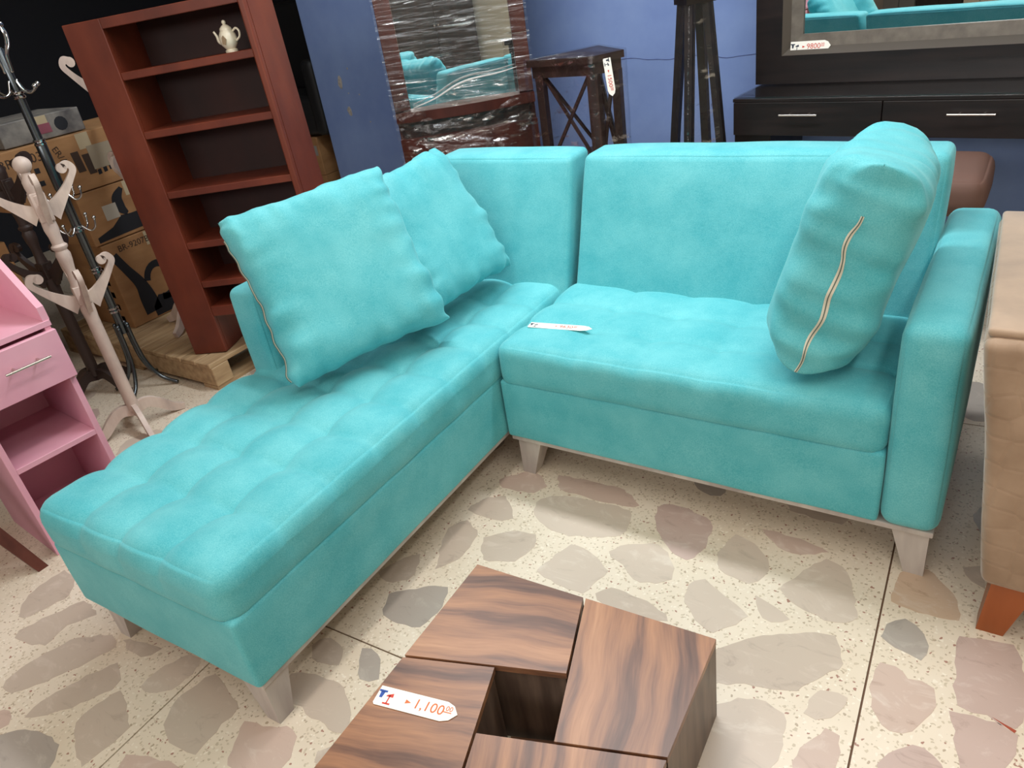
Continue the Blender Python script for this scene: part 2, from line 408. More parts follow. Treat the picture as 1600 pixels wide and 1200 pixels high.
# ------------------------------------------------------------------ setting
ST = [[(0.216,-0.212),(0.212,-0.156),(0.255,-0.121),(0.384,-0.102),(0.488,-0.099),(0.511,-0.159),(0.51,-0.211),(0.393,-0.262),(0.334,-0.272),(0.245,-0.24)],
[(0.556,-0.055),(0.589,-0.025),(0.682,-0.041),(0.717,-0.056),(0.735,-0.121),(0.73,-0.193),(0.712,-0.228),(0.678,-0.222),(0.606,-0.162),(0.577,-0.116)],
[(0.506,-0.284),(0.541,-0.234),(0.621,-0.199),(0.681,-0.254),(0.704,-0.309),(0.673,-0.341),(0.613,-0.35),(0.563,-0.313)],
[(0.776,-0.173),(0.798,-0.08),(0.855,-0.097),(0.911,-0.159),(0.912,-0.202),(0.885,-0.246),(0.803,-0.226)],
[(0.359,-0.431),(0.396,-0.297),(0.454,-0.3),(0.539,-0.351),(0.514,-0.451),(0.392,-0.443)],
[(0.143,-0.376),(0.208,-0.318),(0.281,-0.302),(0.305,-0.35),(0.285,-0.423),(0.197,-0.455)],
[(0.754,-0.348),(0.758,-0.291),(0.781,-0.274),(0.84,-0.308),(0.916,-0.348),(0.859,-0.434),(0.791,-0.4)],
[(0.91,-0.276),(0.944,-0.284),(1.006,-0.317),(0.969,-0.345),(0.932,-0.323)],
[(0.956,-0.231),(1.032,-0.08),(1.092,-0.109),(1.142,-0.248),(1.1,-0.284),(1.033,-0.277)],
[(0.865,-0.514),(0.892,-0.461),(0.949,-0.403),(1.03,-0.352),(1.108,-0.322),(1.141,-0.396),(1.071,-0.509),(0.95,-0.546),(0.9,-0.57)],
[(1.096,-0.558),(1.111,-0.485),(1.168,-0.479),(1.15,-0.544),(1.123,-0.563)],
[(0.924,-0.618),(0.998,-0.563),(1.062,-0.575),(1.073,-0.628),(1.075,-0.705),(1.025,-0.776),(0.943,-0.765)],
[(1.102,-0.676),(1.144,-0.572),(1.173,-0.577),(1.18,-0.651),(1.157,-0.707),(1.116,-0.707)],
[(1.198,-0.274),(1.203,-0.241),(1.238,-0.208),(1.281,-0.235),(1.295,-0.268),(1.286,-0.317),(1.197,-0.285)],
[(1.202,-0.408),(1.209,-0.358),(1.24,-0.353),(1.269,-0.376),(1.318,-0.379),(1.321,-0.446),(1.294,-0.504),(1.256,-0.524),(1.228,-0.501),(1.211,-0.458)],
[(1.247,-0.609),(1.273,-0.558),(1.298,-0.534),(1.338,-0.54),(1.363,-0.571),(1.33,-0.645),(1.278,-0.658)],
[(1.201,-0.06),(1.26,-0.022),(1.323,-0.087),(1.342,-0.165),(1.28,-0.173),(1.2,-0.166)],
[(0.544,-0.437),(0.572,-0.4),(0.656,-0.404),(0.714,-0.419),(0.749,-0.442),(0.686,-0.472),(0.596,-0.468)],
[(0.033,-0.123),(0.115,-0.035),(0.198,-0.093),(0.176,-0.137),(0.067,-0.155)],
[(0.024,-0.292),(0.04,-0.227),(0.099,-0.185),(0.181,-0.267),(0.157,-0.293)],
[(0.017,-0.384),(0.051,-0.33),(0.122,-0.371),(0.128,-0.485),(0.091,-0.544)],
[(0.202,-0.028),(0.429,-0.017),(0.505,-0.068),(0.473,-0.089),(0.244,-0.092)],
[(0.854,-0.034),(0.939,-0.033),(1.034,-0.053),(0.971,-0.093),(0.912,-0.086)],
[(1.346,-0.212),(1.448,-0.188),(1.468,-0.253),(1.475,-0.344),(1.465,-0.413),(1.415,-0.405),(1.363,-0.403),(1.353,-0.332)],
[(1.348,-0.425),(1.415,-0.415),(1.47,-0.424),(1.461,-0.495),(1.434,-0.539),(1.382,-0.547),(1.365,-0.467)],
[(1.331,0.016),(1.369,0.043),(1.386,-0.038),(1.352,-0.024)],
[(-0.95,-1.223),(-1.021,-1.159),(-1.021,-1.042),(-0.944,-1.048),(-0.887,-1.098),(-0.917,-1.202)],
[(-0.874,-1.273),(-0.892,-1.248),(-0.819,-1.091),(-0.724,-1.106),(-0.767,-1.172),(-0.756,-1.244)],
[(-0.718,-1.378),(-0.738,-1.338),(-0.705,-1.198),(-0.605,-1.129),(-0.55,-1.151),(-0.594,-1.259),(-0.675,-1.376)],
[(-0.559,-1.4),(-0.57,-1.37),(-0.539,-1.266),(-0.494,-1.181),(-0.43,-1.208),(-0.421,-1.241),(-0.508,-1.366)],
[(-0.385,-1.364),(-0.424,-1.324),(-0.4,-1.231),(-0.274,-1.283),(-0.273,-1.332),(-0.283,-1.403)],
[(-0.566,-1.455),(-0.521,-1.416),(-0.395,-1.394),(-0.352,-1.44),(-0.362,-1.501),(-0.509,-1.521)],
[(-0.359,-1.201),(-0.365,-1.148),(-0.328,-1.07),(-0.274,-1.074),(-0.268,-1.148),(-0.301,-1.191)],
[(-0.181,-1.252),(-0.229,-1.2),(-0.226,-1.127),(-0.208,-1.081),(-0.069,-1.121),(-0.069,-1.171),(-0.056,-1.253),(-0.125,-1.264)],
[(0.034,-1.236),(-0.025,-1.141),(0.029,-1.126),(0.103,-1.101),(0.139,-1.13),(0.156,-1.179),(0.126,-1.225)],
[(-0.004,-1.045),(-0.023,-0.991),(0.018,-0.971),(0.133,-0.96),(0.199,-1.004),(0.216,-1.055),(0.144,-1.056),(0.078,-1.047)],
[(0.151,-0.924),(0.088,-0.851),(0.141,-0.845),(0.196,-0.902)],
[(0.066,-0.739),(0.029,-0.673),(0.071,-0.637),(0.166,-0.582),(0.196,-0.647),(0.186,-0.73),(0.122,-0.746)],
[(0.211,-1.138),(0.196,-1.116),(0.231,-1.075),(0.248,-1.132)],
[(-0.2,-1.362),(-0.213,-1.333),(-0.159,-1.309),(-0.064,-1.292),(-0.074,-1.344)],
[(-0.554,-1.127),(-0.483,-1.103),(-0.419,-1.094),(-0.427,-1.123),(-0.476,-1.142)],
[(-0.042,-0.904),(-0.014,-0.86),(0.047,-0.871),(0.072,-0.917),(0.012,-0.936)],
[(-0.056,-0.624),(-0.033,-0.564),(0.007,-0.508),(0.036,-0.558),(0.046,-0.608),(-0.011,-0.639)],
[(-0.667,-1.436),(-0.618,-1.407),(-0.577,-1.427),(-0.605,-1.458)]]
GA = .038; GO = (1.207, -.79); GS = 1.469
def gp(i, j, dx=0, dy=0):
    x, y = i*GS+dx, j*GS+dy
    return (GO[0]+x*cos(GA)-y*sin(GA), GO[1]+x*sin(GA)+y*cos(GA))
floor = setting(obj('floor', B(-5.2, 3.4, -4.8, 4.2, -.05, -.004), GROUT))
for i in range(-5, 2):
    for j in range(-3, 4):
        g = .0022
        p = [gp(i, j, g, g), gp(i+1, j, -g, g), gp(i+1, j+1, -g, -g), gp(i, j+1, g, -g)]
        if max(q[0] for q in p) < -5 or min(q[0] for q in p) > 3.3 or max(q[1] for q in p) < -4.6 or min(q[1] for q in p) > 4: continue
        obj('terrazzo_slab', prism(nb(), p, -.004, 0), TER, floor)
def rough_poly(p, rs):
    out = []
    if sum(a[0]*c[1]-c[0]*a[1] for a, c in zip(p, p[1:]+p[:1])) < 0: p = p[::-1]
    for a, b in zip(p, p[1:]+p[:1]):
        L = hypot(b[0]-a[0], b[1]-a[1]); n = max(1, int(L/.018)); nx, ny = (b[1]-a[1])/L, -(b[0]-a[0])/L
        for k in range(n):
            t = k/n; j = rs.uniform(-.0045, .0045)+.004*sin(pi*t) if k else rs.uniform(-.003, .001)
            out.append((a[0]+(b[0]-a[0])*t+nx*j, a[1]+(b[1]-a[1])*t+ny*j))
    return out
rs = random.Random(3)
used = []
mk = [2, 5, 2, 2, 2, 0, 2, 2, 2, 0, 2, 2, 1, 3, 1, 5, 4, 0, 1, 0, 0, 1, 1, 5, 5, 0, 0, 0, 0, 0, 0, 3, 2, 0, 1, 0, 3, 3, 0, 1, 0, 0, 0, 1]
for k, p in enumerate(ST):
    cx = sum(q[0] for q in p)/len(p); cy = sum(q[1] for q in p)/len(p)
    used.append((cx, cy, max(hypot(q[0]-cx, q[1]-cy) for q in p)))
    o = obj('marble_stone', prism(nb(), rough_poly(p, rs), -.003, .0005), MARB[mk[k]], floor)
cnt = 0
for tr in range(9000):
    if cnt > 210: break
    x = rs.uniform(-3.4, 2.6); y = rs.uniform(-2.3, 3.0)
    if x < -2.6 and y < -1: continue
    r = rs.uniform(.07, .15)
    if any(hypot(x-a, y-b) < r*.92+c*.95 for a, b, c in used): continue
    # keep clear of the slab joints
    lx = (x-GO[0])*cos(GA)+(y-GO[1])*sin(GA); ly = -(x-GO[0])*sin(GA)+(y-GO[1])*cos(GA)
    dx = abs((lx/GS) - round(lx/GS))*GS; dy = abs((ly/GS)-round(ly/GS))*GS
    if min(dx, dy) < r*.95: continue
    n = rs.randint(5, 8); a0 = rs.uniform(0, 6.28); el = rs.uniform(.6, 1); ea = rs.uniform(0, pi); P = []
    for q in range(n):
        a = a0+2*pi*(q+rs.uniform(-.25, .25))/n; rr = r*rs.uniform(.82, 1.0)
        u, v = rr*cos(a), rr*sin(a)*el
        P.append((x+u*cos(ea)-v*sin(ea), y+u*sin(ea)+v*cos(ea)))
    used.append((x, y, r)); cnt += 1
    obj('marble_stone', prism(nb(), rough_poly(P, rs), -.003, .0005), MARB[rs.choice([0, 0, 1, 2, 2, 3, 4, 5])], floor)
# small red marble sliver set in the terrazzo
obj('marble_sliver', prism(nb(), [(1.424, -0.404), (1.466, -0.417), (1.463, -0.424)], -.003, .0009), mat('red_marble', 'a8503c', .35), floor, label='thin red stone sliver')

WY = -.112   # slope of the back wall in plan
YW = math.atan(WY)
def wy(x, y0): return y0+WY*(x-.2)
MW = Matrix.Translation((.2, 2.25, 0)) @ Matrix.Rotation(YW, 4, 'Z')
wb = setting(obj('wall_back', B(-2.35, 3.2, 0, .15, 0, 2.9), BLUE, M=MW))
# hairline crack in the plaster
pts = []
for k in range(40):
    t = k/39; pts.append((-.85+1.02*t, -.0012, .905+.012*noise.noise(Vector((t*9, 3, 0)))+.006*sin(t*17)-.01*t))
obj('plaster_crack', tube(nb(), pts, [.0012+.0012*abs(noise.noise(Vector((k*.5, 0, 0)))) for k in range(40)], 5), mat('crack_dark', '4b5484', .9), wb)
MC = Matrix.Translation((-2.786, 2.135, 0)) @ Matrix.Rotation(YW, 4, 'Z')
col_ = setting(obj('wall_pillar', B(0, .752, 0, .55, 0, 2.9), BLUE, M=MC, bevel=.006))
CHIP, _, _ = mottle(mat('bare_plaster', 'b6aca4', .8), [(.3, '8f8a86'), (.7, 'c6bdb4')], 40)
for (cx, cz, r, e) in ((.255, .925, .03, 1.6), (.285, .745, .027, 1.4), (.36, 1.01, .008, 1), (.315, .86, .006, 1), (.47, .68, .006, 1), (.42, .85, .006, 1)):
    P = [(cx+r*rs.uniform(.55, 1)*cos(a*.7), cz+r*e*rs.uniform(.6, 1)*sin(a*.7)) for a in range(9)]
    obj('plaster_chip', prism(nb(), P, 0, .002, Matrix.Rotation(pi/2, 4, 'X')), CHIP, col_)
setting(obj('wall_left', B(-5.2, -5.05, -4.8, 4.2, 0, 2.9), NAVY))
setting(obj('wall_rear', B(-5.2, -2.2, 3.9, 4.05, 0, 2.9), NAVY))
setting(obj('wall_right', B(3.2, 3.35, -4.8, 2.6, 0, 2.9), mat('cream_wall', 'cfc4ae', .7)))
setting(obj('wall_front', B(-5.2, 3.4, -4.95, -4.8, 0, 2.9), mat('cream_wall_front', 'bdb19c', .7)))
setting(obj('ceiling', B(-5.2, 3.4, -4.95, 4.2, 2.9, 3.0), mat('ceiling_white', 'd8d4c8', .8)))

# ------------------------------------------------------------------ turquoise sectional
def tuft(x0, x1, y0, y1, nx, ny, A, seed, ztop):
    cx = (x1-x0)/nx; cy = (y1-y0)/ny
    def f(co, n):
        u = (co.x-x0)/cx; v = (co.y-y0)/cy
        u -= (nx-int(nx))/2; v -= (ny-int(ny))/2
        u += .10*nz((co.x*4, co.y*4, seed)); v += .10*nz((co.x*4, co.y*4, seed+5))
        su = abs(sin(pi*u)); sv = abs(sin(pi*v))
        # no crease on the outer border itself
        if u < .5 or u > int(nx)-.5: su = 1
        if v < .5 or v > int(ny)-.5: sv = 1
        a, b = su**.55, sv**.55
        g = .62*(1-(1-a)*(1-b)) + .38*a*b
        up_ = max(0, n.z)
        o = A*(g-1)*up_
        drop = max(0, 1-(ztop-co.z)/.13)
        if abs(n.y) > .3: o -= .32*A*(1-a)*abs(n.y)*drop
        if abs(n.x) > .3: o -= .32*A*(1-b)*abs(n.x)*drop
        o += .0022*nz(co, 9, seed)
        if abs(n.z) < .3: o -= .004*max(0, 1-(co.z-.30)/.02)**2
        return o
    return f
def wrink(A=.002, s=6, seed=0): return lambda co, n: A*nz(co, s, seed)

def sofa_leg(par, cx, cy, sx, sy, h=.141, tx=.088, ty=.078, b=.046):
    bm = nb()
    lo = [(0, 0), (b, 0), (b, b), (0, b)]; hi = [(0, 0), (tx, 0), (tx, ty), (0, ty)]
    L = [bm.verts.new((cx+sx*x, cy+sy*y, 0)) for x, y in lo]; H = [bm.verts.new((cx+sx*x, cy+sy*y, h)) for x, y in hi]
    bm.faces.new(L); bm.faces.new(H)
    for i in range(4): bm.faces.new((L[i], L[(i+1) % 4], H[(i+1) % 4], H[i]))
    return obj('leg', bm, WASH, par, bevel=.003)

def backrest(par, x0, x1, yf, z0, z1, th, slope, seed):
    bm = softbox(x0, x1, 0, th, z0, z1, .022, (16, 3, 9), wrink(.003, 5, seed), puff=.008)
    for v in bm.verts: v.co.y += yf+(v.co.z-.42)*slope
    return obj('backrest', bm, FAB, par, smooth=True)

# the sofa is modelled with its upholstery from z = .088 up, on legs that lift it LG_; SS is its true size
LG_ = .065; SS = .957
def on_sofa(x, y, z): return (SS*x+.056, SS*y-.0706, SS*(z+LG_))
def settle(root, x=0, y=0):
    root.location = (SS*x+.056, SS*y-.0706, 0); root.scale = (SS, SS, SS)
    for c in root.children:
        if not c.name.startswith('leg'): c.location.z += LG_
# loveseat module
lv = thing('sofa_loveseat', 'turquoise loveseat half of the corner sofa, with one armrest and tufted seat', 'sofa', group=None)
obj('base', softbox(.004, 1.131, .0, .80, .088, .302, .012, (14, 8, 5), wrink(.0025, 7, 1)), FAB, lv, smooth=True)
obj('seat_cushion', softbox(.006, 1.130, -.004, .53, .3005, .434, .042, (66, 34, 4), tuft(.006, 1.130, -.004, .53, 5.6, 3.4, .032, 2, .434), puff=.006, flat=True), FAB, lv, smooth=True)
obj('armrest', softbox(1.133, 1.268, -.006, .84, .088, .648, .036, (4, 14, 12), wrink(.003, 6, 4), puff=.004), FAB, lv, smooth=True)
backrest(lv, .036, 1.131, .49, .30, .848, .15, .34, 5)
obj('plinth_rail', B(.012, 1.258, .010, .83, .072, .089), WASH, lv, bevel=.003)
for cx, cy, sx, sy in ((.03, .02, 1, 1), (1.25, .02, -1, 1), (.03, .82, 1, -1), (1.25, .82, -1, -1)): sofa_leg(lv, cx, cy, sx, sy)

settle(lv)
# chaise module
ch = thing('sofa_chaise', 'turquoise chaise half of the corner sofa, with button-tufted long seat and two pillows', 'sofa', rz=.029)
obj('base', softbox(-.727, -.001, -1.1, .66, .088, .302, .014, (10, 22, 5), wrink(.0025, 7, 11)), FAB, ch, smooth=True)
obj('seat_cushion', softbox(-.733, .0, -1.106, .52, .3005, .432, .055, (60, 120, 5), tuft(-.733, .0, -1.106, .52, 4.4, 9.4, .046, 12, .432), puff=.004, flat=True), FAB, ch, smooth=True)
backrest(ch, -.565, .012, .475, .30, .845, .15, .34, 15)
obj('side_backrest', softbox(-.727, -.60, -.345, .62, .30, .70, .028, (3, 16, 9), wrink(.003, 6, 16), puff=.004), FAB, ch, smooth=True)
obj('plinth_rail', B(-.716, -.011, -1.088, .65, .072, .089), WASH, ch, bevel=.003)
for cx, cy, sx, sy in ((-.70, -1.07, 1, 1), (-.022, -1.08, -1, 1), (-.70, .64, 1, -1), (-.022, .64, -1, -1)): sofa_leg(ch, cx, cy, sx, sy)

settle(ch)
def pillow_pt(h, w, T, p, seed, wr, u, v, s):
    au, av = abs(u), abs(v)
    cu = .070+.03*nz((v*1.7, s*0, u), 1, seed+2); cv = .070+.03*nz((u*1.7, 1, v), 1, seed+4)
    x = w*u*(1-cu*(1-v*v)*au**3-.032*(au*av)**6); z = h*v*(1-cv*(1-u*u)*av**3-.032*(au*av)**6)
    t = T*(max(0, 1-au**p)*max(0, 1-av**p))**.42
    t *= 1+.10*nz((u*1.6, v*1.6, s), 1, seed)
    ed = (au**4)*(1-av**8); ev = (av**4)*(1-au**8)
    wv = wr*(ed*nz((u*1.0, v*6, s*.4), 1, seed+3)+ev*nz((u*6, v*1.0, s*.4), 1, seed+7))*2.4
    e = max(au, av)
    if t <= 1e-5: y = wr*1.2*nz((u*3, v*3, 0), 1, seed+9)
    else: y = s*t+wv*min(1, t/.03)+wr*1.2*nz((u*3, v*3, 0), 1, seed+9)*e**6
    z += wr*.8*nz((u*5, v*5, 3), 1, seed)*e**4
    x += wr*1.2*nz((u*5, v*5, 8), 1, seed)*e**4
    return Vector((x, y, z))
def pillow_bm(h, w, T, p, seed, wr=.006):
    n = 52; bm = nb(); cache = {}
    def V(i, j, s):
        key = (i, j, 0 if (i in (0, n) or j in (0, n)) else s)
        if key not in cache:
            u = -.55*cos(pi*i/n)+.45*(2*i/n-1); v = -.55*cos(pi*j/n)+.45*(2*j/n-1)
            cache[key] = bm.verts.new(pillow_pt(h, w, T, p, seed, wr, u, v, s))
        return cache[key]
    for s in (-1, 1):
        for i in range(n):
            for j in range(n):
                bm.faces.new((V(i, j, s), V(i+1, j, s), V(i+1, j+1, s), V(i, j+1, s)))
    return bm
def zipper(par, h, w, T, p, seed, wr, v0, v1, side, wid=.0065):
    bm = nb(); a = None; mid = []
    for k in range(46):
        v = v0+(v1-v0)*k/45
        c = pillow_pt(h, w, T, p, seed, wr, side, v, 1); wd = wid*(.55+.45*sin(pi*k/45)+.35*nz((v*4, 0, 0), 1, seed))
        o = Vector((side*.0022, 0, 0))
        q = [bm.verts.new(c+o+Vector((-side*.001, -wd, 0))), bm.verts.new(c+o+Vector((side*.001, 0, 0))), bm.verts.new(c+o+Vector((-side*.001, wd, 0)))]
        mid.append(c+o+Vector((side*.0015, 0, 0)))
        if a:
            bm.faces.new((a[0], a[1], q[1], q[0])); bm.faces.new((a[1], a[2], q[2], q[1]))
        a = q
    z_ = obj('zipper', bm, ZIP, par, smooth=True, label='cream zip tape')
    obj('zip_teeth', tube(nb(), mid, .0013, 6), DARKZ, z_)
def rotv(rx, ry, rz):
    v = Vector((rx, ry, rz)); return Matrix.Rotation(v.length, 3, v.normalized())
def place(o, c, R, s=1): o.rotation_euler = R.to_euler(); o.location = c; o.scale = (s, s, s)
def pillow(c, R, h, w, T, p, seed, label, zside=-1, v0=-.92, v1=.75, wr=.006):
    t = thing('throw_pillow', label, 'pillow', group='turquoise throw pillows on the sofa')
    place(t, on_sofa(*c), R, SS)
    obj('cover', pillow_bm(h, w, T, p, seed, wr), FAB, t, smooth=True)
    zipper(t, h, w, T, p, seed, wr, v0, v1, zside)
    return t
pillow((-.385, -.190, .712), rotv(-.422, -.339, 1.089), .272, .268, .088, 5.5, 1, 'turquoise pillow nearest the chaise foot, its zip down the left edge', wr=.012)
pillow((-.352, .226, .700), rotv(-.408, -.418, 1.482), .250, .242, .080, 5.5, 5, 'turquoise pillow half hidden behind the other, leaning by the blue pillar', wr=.012)
zx = Vector((.14, .03, .5)).normalized(); xx = (Vector((-.03, 1, .03)) - zx*zx.dot(Vector((-.03, 1, .03)))).normalized(); yy = zx.cross(xx)
R3_ = Matrix((xx, yy, zx)).transposed()
p3 = pillow((.972, .270, .718), R3_, .270, .238, .126, 6.0, 9, 'plump turquoise pillow on its edge against the armrest, zip facing out', v0=-.97, v1=.55, wr=.013)

# ------------------------------------------------------------------ price tags
def price_tag(label, M, L, Hh, txt, tsize, tx, ink, lift=.0006, sup='00', extra=True):
    o = obj('price_tag', prism(nb(), [(0, -Hh/2*.8), (.004, -Hh/2), (L*.84, -Hh/2), (L*.93, -Hh*.36), (L, 0), (L*.93, Hh*.36), (L*.84, Hh/2), (0, Hh/2)], 0, .0008), PAPER, M=M)
    tag(o, label, 'price tag', 'handwritten price tags')
    b = text_bm(txt, tsize); wd = max(v.co.x for v in b.verts)
    for v in b.verts: v.co += Vector((tx, 0, .0011))
    obj('lettering', b, ink, o)
    if sup:
        b = text_bm(sup, tsize*.5)
        for v in b.verts: v.co += Vector((tx+wd+.002, tsize*.22, .0011))
        box(b, tx+wd, tx+wd+tsize*.55, -tsize*.06, -tsize*.0, .0009, .0013)
        obj('lettering', b, ink, o)
    # small emblem: blue standing shape and red pedestal shape
    s = Hh
    b = nb(); prism(b, [(.06*s+.1*s, -.1*s), (.3*s, -.1*s), (.34*s, .22*s), (.12*s, .22*s)], .0009, .0013); prism(b, [(.02*s, .2*s), (.44*s, .2*s), (.44*s, .3*s), (.02*s, .3*s)], .0009, .0013)
    obj('emblem', b, BLUEI if extra else INK, o)
    b = nb(); prism(b, [(.62*s, -.32*s), (.68*s, -.32*s), (.68*s, .1*s), (.62*s, .1*s)], .0009, .0013); prism(b, [(.46*s, -.38*s), (.84*s, -.38*s), (.84*s, -.3*s), (.46*s, -.3*s)], .0009, .0013); prism(b, [(.48*s, .02*s), (.84*s, .02*s), (.8*s, .22*s), (.52*s, .1*s)], .0009, .0013)
    obj('emblem', b, RED if extra else INK, o)
    b = nb(); prism(b, [(tx-.012*tsize/.02, -.15*tsize), (tx-.004*tsize/.02, 0), (tx-.012*tsize/.02, .15*tsize)], .0009, .0013); obj('lettering', b, ink, o)
    return o

# ------------------------------------------------------------------ coffee table
yaw = .042
tc_ = Vector((.941, -.639, 0)) + Matrix.Rotation(yaw, 3, 'Z') @ Vector((-.286, -.286, 0))
tb = thing('coffee_table', 'low walnut-grain coffee table of four interlocking angled blocks around a square hole', 'table', tc_, yaw)
A_ = [(-.286, .286), (-.007, .286), (.0487, .0915), (-.286, -.003)]
def shrink(P, d):
    c = (sum(p[0] for p in P)/4, sum(p[1] for p in P)/4); out = []
    n = len(P)
    for i in range(n):
        a, b, e = Vector(P[i-1]), Vector(P[i]), Vector(P[(i+1) % n])
        u = (a-b).normalized(); v = (e-b).normalized(); bis = (u+v).normalized(); ang = u.angle(v)/2
        out.append(tuple(b+bis*d/sin(ang)))
    return out
def rotp(P, k):
    for _ in range(k): P = [(y, -x) for x, y in P]
    return P
for k in range(4):
    P = rotp(shrink(A_, .0012), k)
    obj('top_panel', prism(nb(), P, .218, .234), WALX if k in (0, 3) else WALY, tb, bevel=.0012, seg=1)
    I = shrink(P, .0005); J = shrink(P, .0155)
    for e in range(4):
        f = (e+1) % 4
        zt = .2175
        if e in (1, 2):
            I2, J2 = shrink(P, .004), shrink(P, .019)
        else: I2, J2 = I, J
        obj('side_panel', prism(nb(), [I2[e], I2[f], J2[f], J2[e]], 0.002, zt), WALV, tb)
hole = [(.0487, .0915), (.0915, -.0487), (-.0487, -.0915), (-.0915, .0487)]
obj('base_panel', prism(nb(), [(.045, .088), (.062, .03), (-.070, -.012), (-.088, .045)], .004, .02), WALX, tb)
obj('base_panel', prism(nb(), [(-.070, -.012), (-.028, -.0), (-.012, -.080), (-.047, -.089)], .004, .02), WALX, tb)
obj('cross_rail', prism(nb(), [(.060, .034), (.066, .018), (-.060, -.020), (-.068, -.006)], .004, .045), WALX, tb)
Mt = Matrix.Translation((.396, -1.052, .2350)) @ Matrix.Rotation(.20, 4, 'Z')
price_tag('white price tag reading 1,100 lying on the walnut coffee table', Mt, .178, .043, '1,100', .030, .083, REDD)
b = text_bm('9630', .022)
Ms = Matrix.Translation(on_sofa(.052, .147, .4372)) @ Matrix.Rotation(.13, 4, 'Z')
b.free()
price_tag('narrow white price tag reading 9630 lying on the loveseat seat', Ms, .205, .033, '9630', .022, .10, RED, extra=False)

# ------------------------------------------------------------------ taupe sofa at right
ts = thing('taupe_armchair', 'taupe velvet armchair with honeycomb stitching and orange wooden legs, at the right edge', 'armchair', (0, 0, 0))
bm = softbox(0, .80, 0, .72, .142, .725, .022, (14, 14, 14), wrink(.004, 5, 31), puff=.006)
for v in bm.verts:
    t = (v.co.z-.142)/.583
    v.co.x += 1.362-.074*t+.006*sin(pi*t) - v.co.y*.03*t
    v.co.y += -.19-.0*t
obj('arm_body', bm, TAUPE, ts, smooth=True)
bm = softbox(1.292, 2.08, -.165, .52, .722, .742, .010, (10, 10, 1), wrink(.003, 6, 33))
for v in bm.verts: v.co.x -= (v.co.y+.165)*.03
obj('top_cover', bm, TAUPE2, ts, smooth=True, label='plain taupe velvet top cover')
for x in (1.375, 2.02):
    for y in (-.175, .42):
        bm = nb(); L = [bm.verts.new(q) for q in ((x+.0, y, 0), (x+.052, y, 0), (x+.052, y+.05, 0), (x, y+.05, 0))]
        H = [bm.verts.new(q) for q in ((x+.010, y, .15), (x+.092, y, .15), (x+.092, y+.075, .15), (x+.010, y+.075, .15))]
        bm.faces.new(L); bm.faces.new(H)
        for i in range(4): bm.faces.new((L[i], L[(i+1) % 4], H[(i+1) % 4], H[i]))
        obj('leg', bm, ORANGE, ts, bevel=.005)
# brown stool behind the armrest
bs = thing('upholstered_stool', 'brown velvet stool behind the turquoise armrest, under the dark console', 'stool', (1.02, 1.2, 0))
obj('seat', softbox(-.2, .185, 0, .38, .48, .618, .05, (8, 8, 3), wrink(.003, 6, 41), puff=.008), BROWNV, bs, smooth=True)
for sx in (-.17, .13):
    for sy in (.03, .31): obj('leg', B(sx, sx+.04, sy, sy+.04, 0, .49), WENGE, bs, bevel=.003)

# ------------------------------------------------------------------ console and mirror
cs = thing('console_table', 'black-brown console table with two drawers and steel bar handles, below the big mirror', 'console', (.189, 1.728, 0), YW)
CW = 1.62; CD = .42
obj('drawer_case', B(.004, CW-.004, .012, CD, .648, .782), WENGE, cs, bevel=.002)
obj('table_top', B(0, CW, 0, CD, .782, .797), WENGE, cs, bevel=.002)
for x0, x1, hx in ((.004, .612, .295), (.616, 1.2, .925)):
    d = obj('drawer', B(x0, x1, -.002, .014, .645, .781), WENGE, cs, bevel=.002)
    h = obj('handle', tube(nb(), [(hx-.078, -.03, .735), (hx+.078, -.03, .735)], .0045, 10), STEEL, d, smooth='auto', label='brushed steel bar handle')
    for q in (-.04, .04): obj('handle_post', tube(nb(), [(hx+q, -.001, .735), (hx+q, -.03, .735)], .0035, 8), STEEL, d, smooth='auto')
obj('drawer', B(1.204, CW-.004, -.002, .014, .645, .781), WENGE, cs, bevel=.002)
for x0 in (0, CW-.165): obj('leg', B(x0, x0+.165, .02, CD-.02, 0, .65), WENGE, cs, bevel=.002)
obj('glass_top', B(.004, CW-.004, .004, CD-.004, .7975, .803), GLASS, cs, label='clear glass sheet over the top')

mr = thing('framed_mirror', 'large dark-framed mirror standing on the black console table', 'mirror', (.205, 2.0, .8035), YW, rx=.012)
FW, FH = 1.55, .95
BEV = mat('frame_bevel', '5c544c', .35, .2)
LINR, _, _ = mottle(mat('frame_liner', '6d655b', .4, .1), [(.3, '5f574e'), (.7, '786f64')], 20)
def ring(name, x0, d0, y0, x1, d1, y1, m, depth=.0):
    # four mitred slats between two nested rectangles (inset d0 at y0, inset d1 at y1)
    def rect(d, y): return [Vector((d, y, d)), Vector((FW-d, y, d)), Vector((FW-d, y, FH-d)), Vector((d, y, FH-d))]
    a, b = rect(d0, y0), rect(d1, y1)
    for i in range(4):
        j = (i+1) % 4; bm = nb()
        f = [bm.verts.new(q) for q in (a[i], a[j], b[j], b[i])]
        g = [bm.verts.new(q+Vector((0, depth, 0))) for q in (a[i], a[j], b[j], b[i])]
        bm.faces.new(f); bm.faces.new(g[::-1])
        for k in range(4): bm.faces.new((f[k], f[(k+1) % 4], g[(k+1) % 4], g[k]))
        obj(name, bm, m, mr)
ring('frame_rail', 0, 0, 0, 0, .118, 0, WENGE, .07)
ring('frame_bevel', 0, .118, .0, 0, .145, .03, BEV, .02)
ring('frame_liner', 0, .145, .03, 0, .195, .036, LINR, .02)
obj('mirror_glass', B(.19, FW-.19, .045, .049, .19, FH-.19), MIRROR, mr)
obj('back_board', B(.05, FW-.05, .06, .075, .05, FH-.05), WENGE, mr)
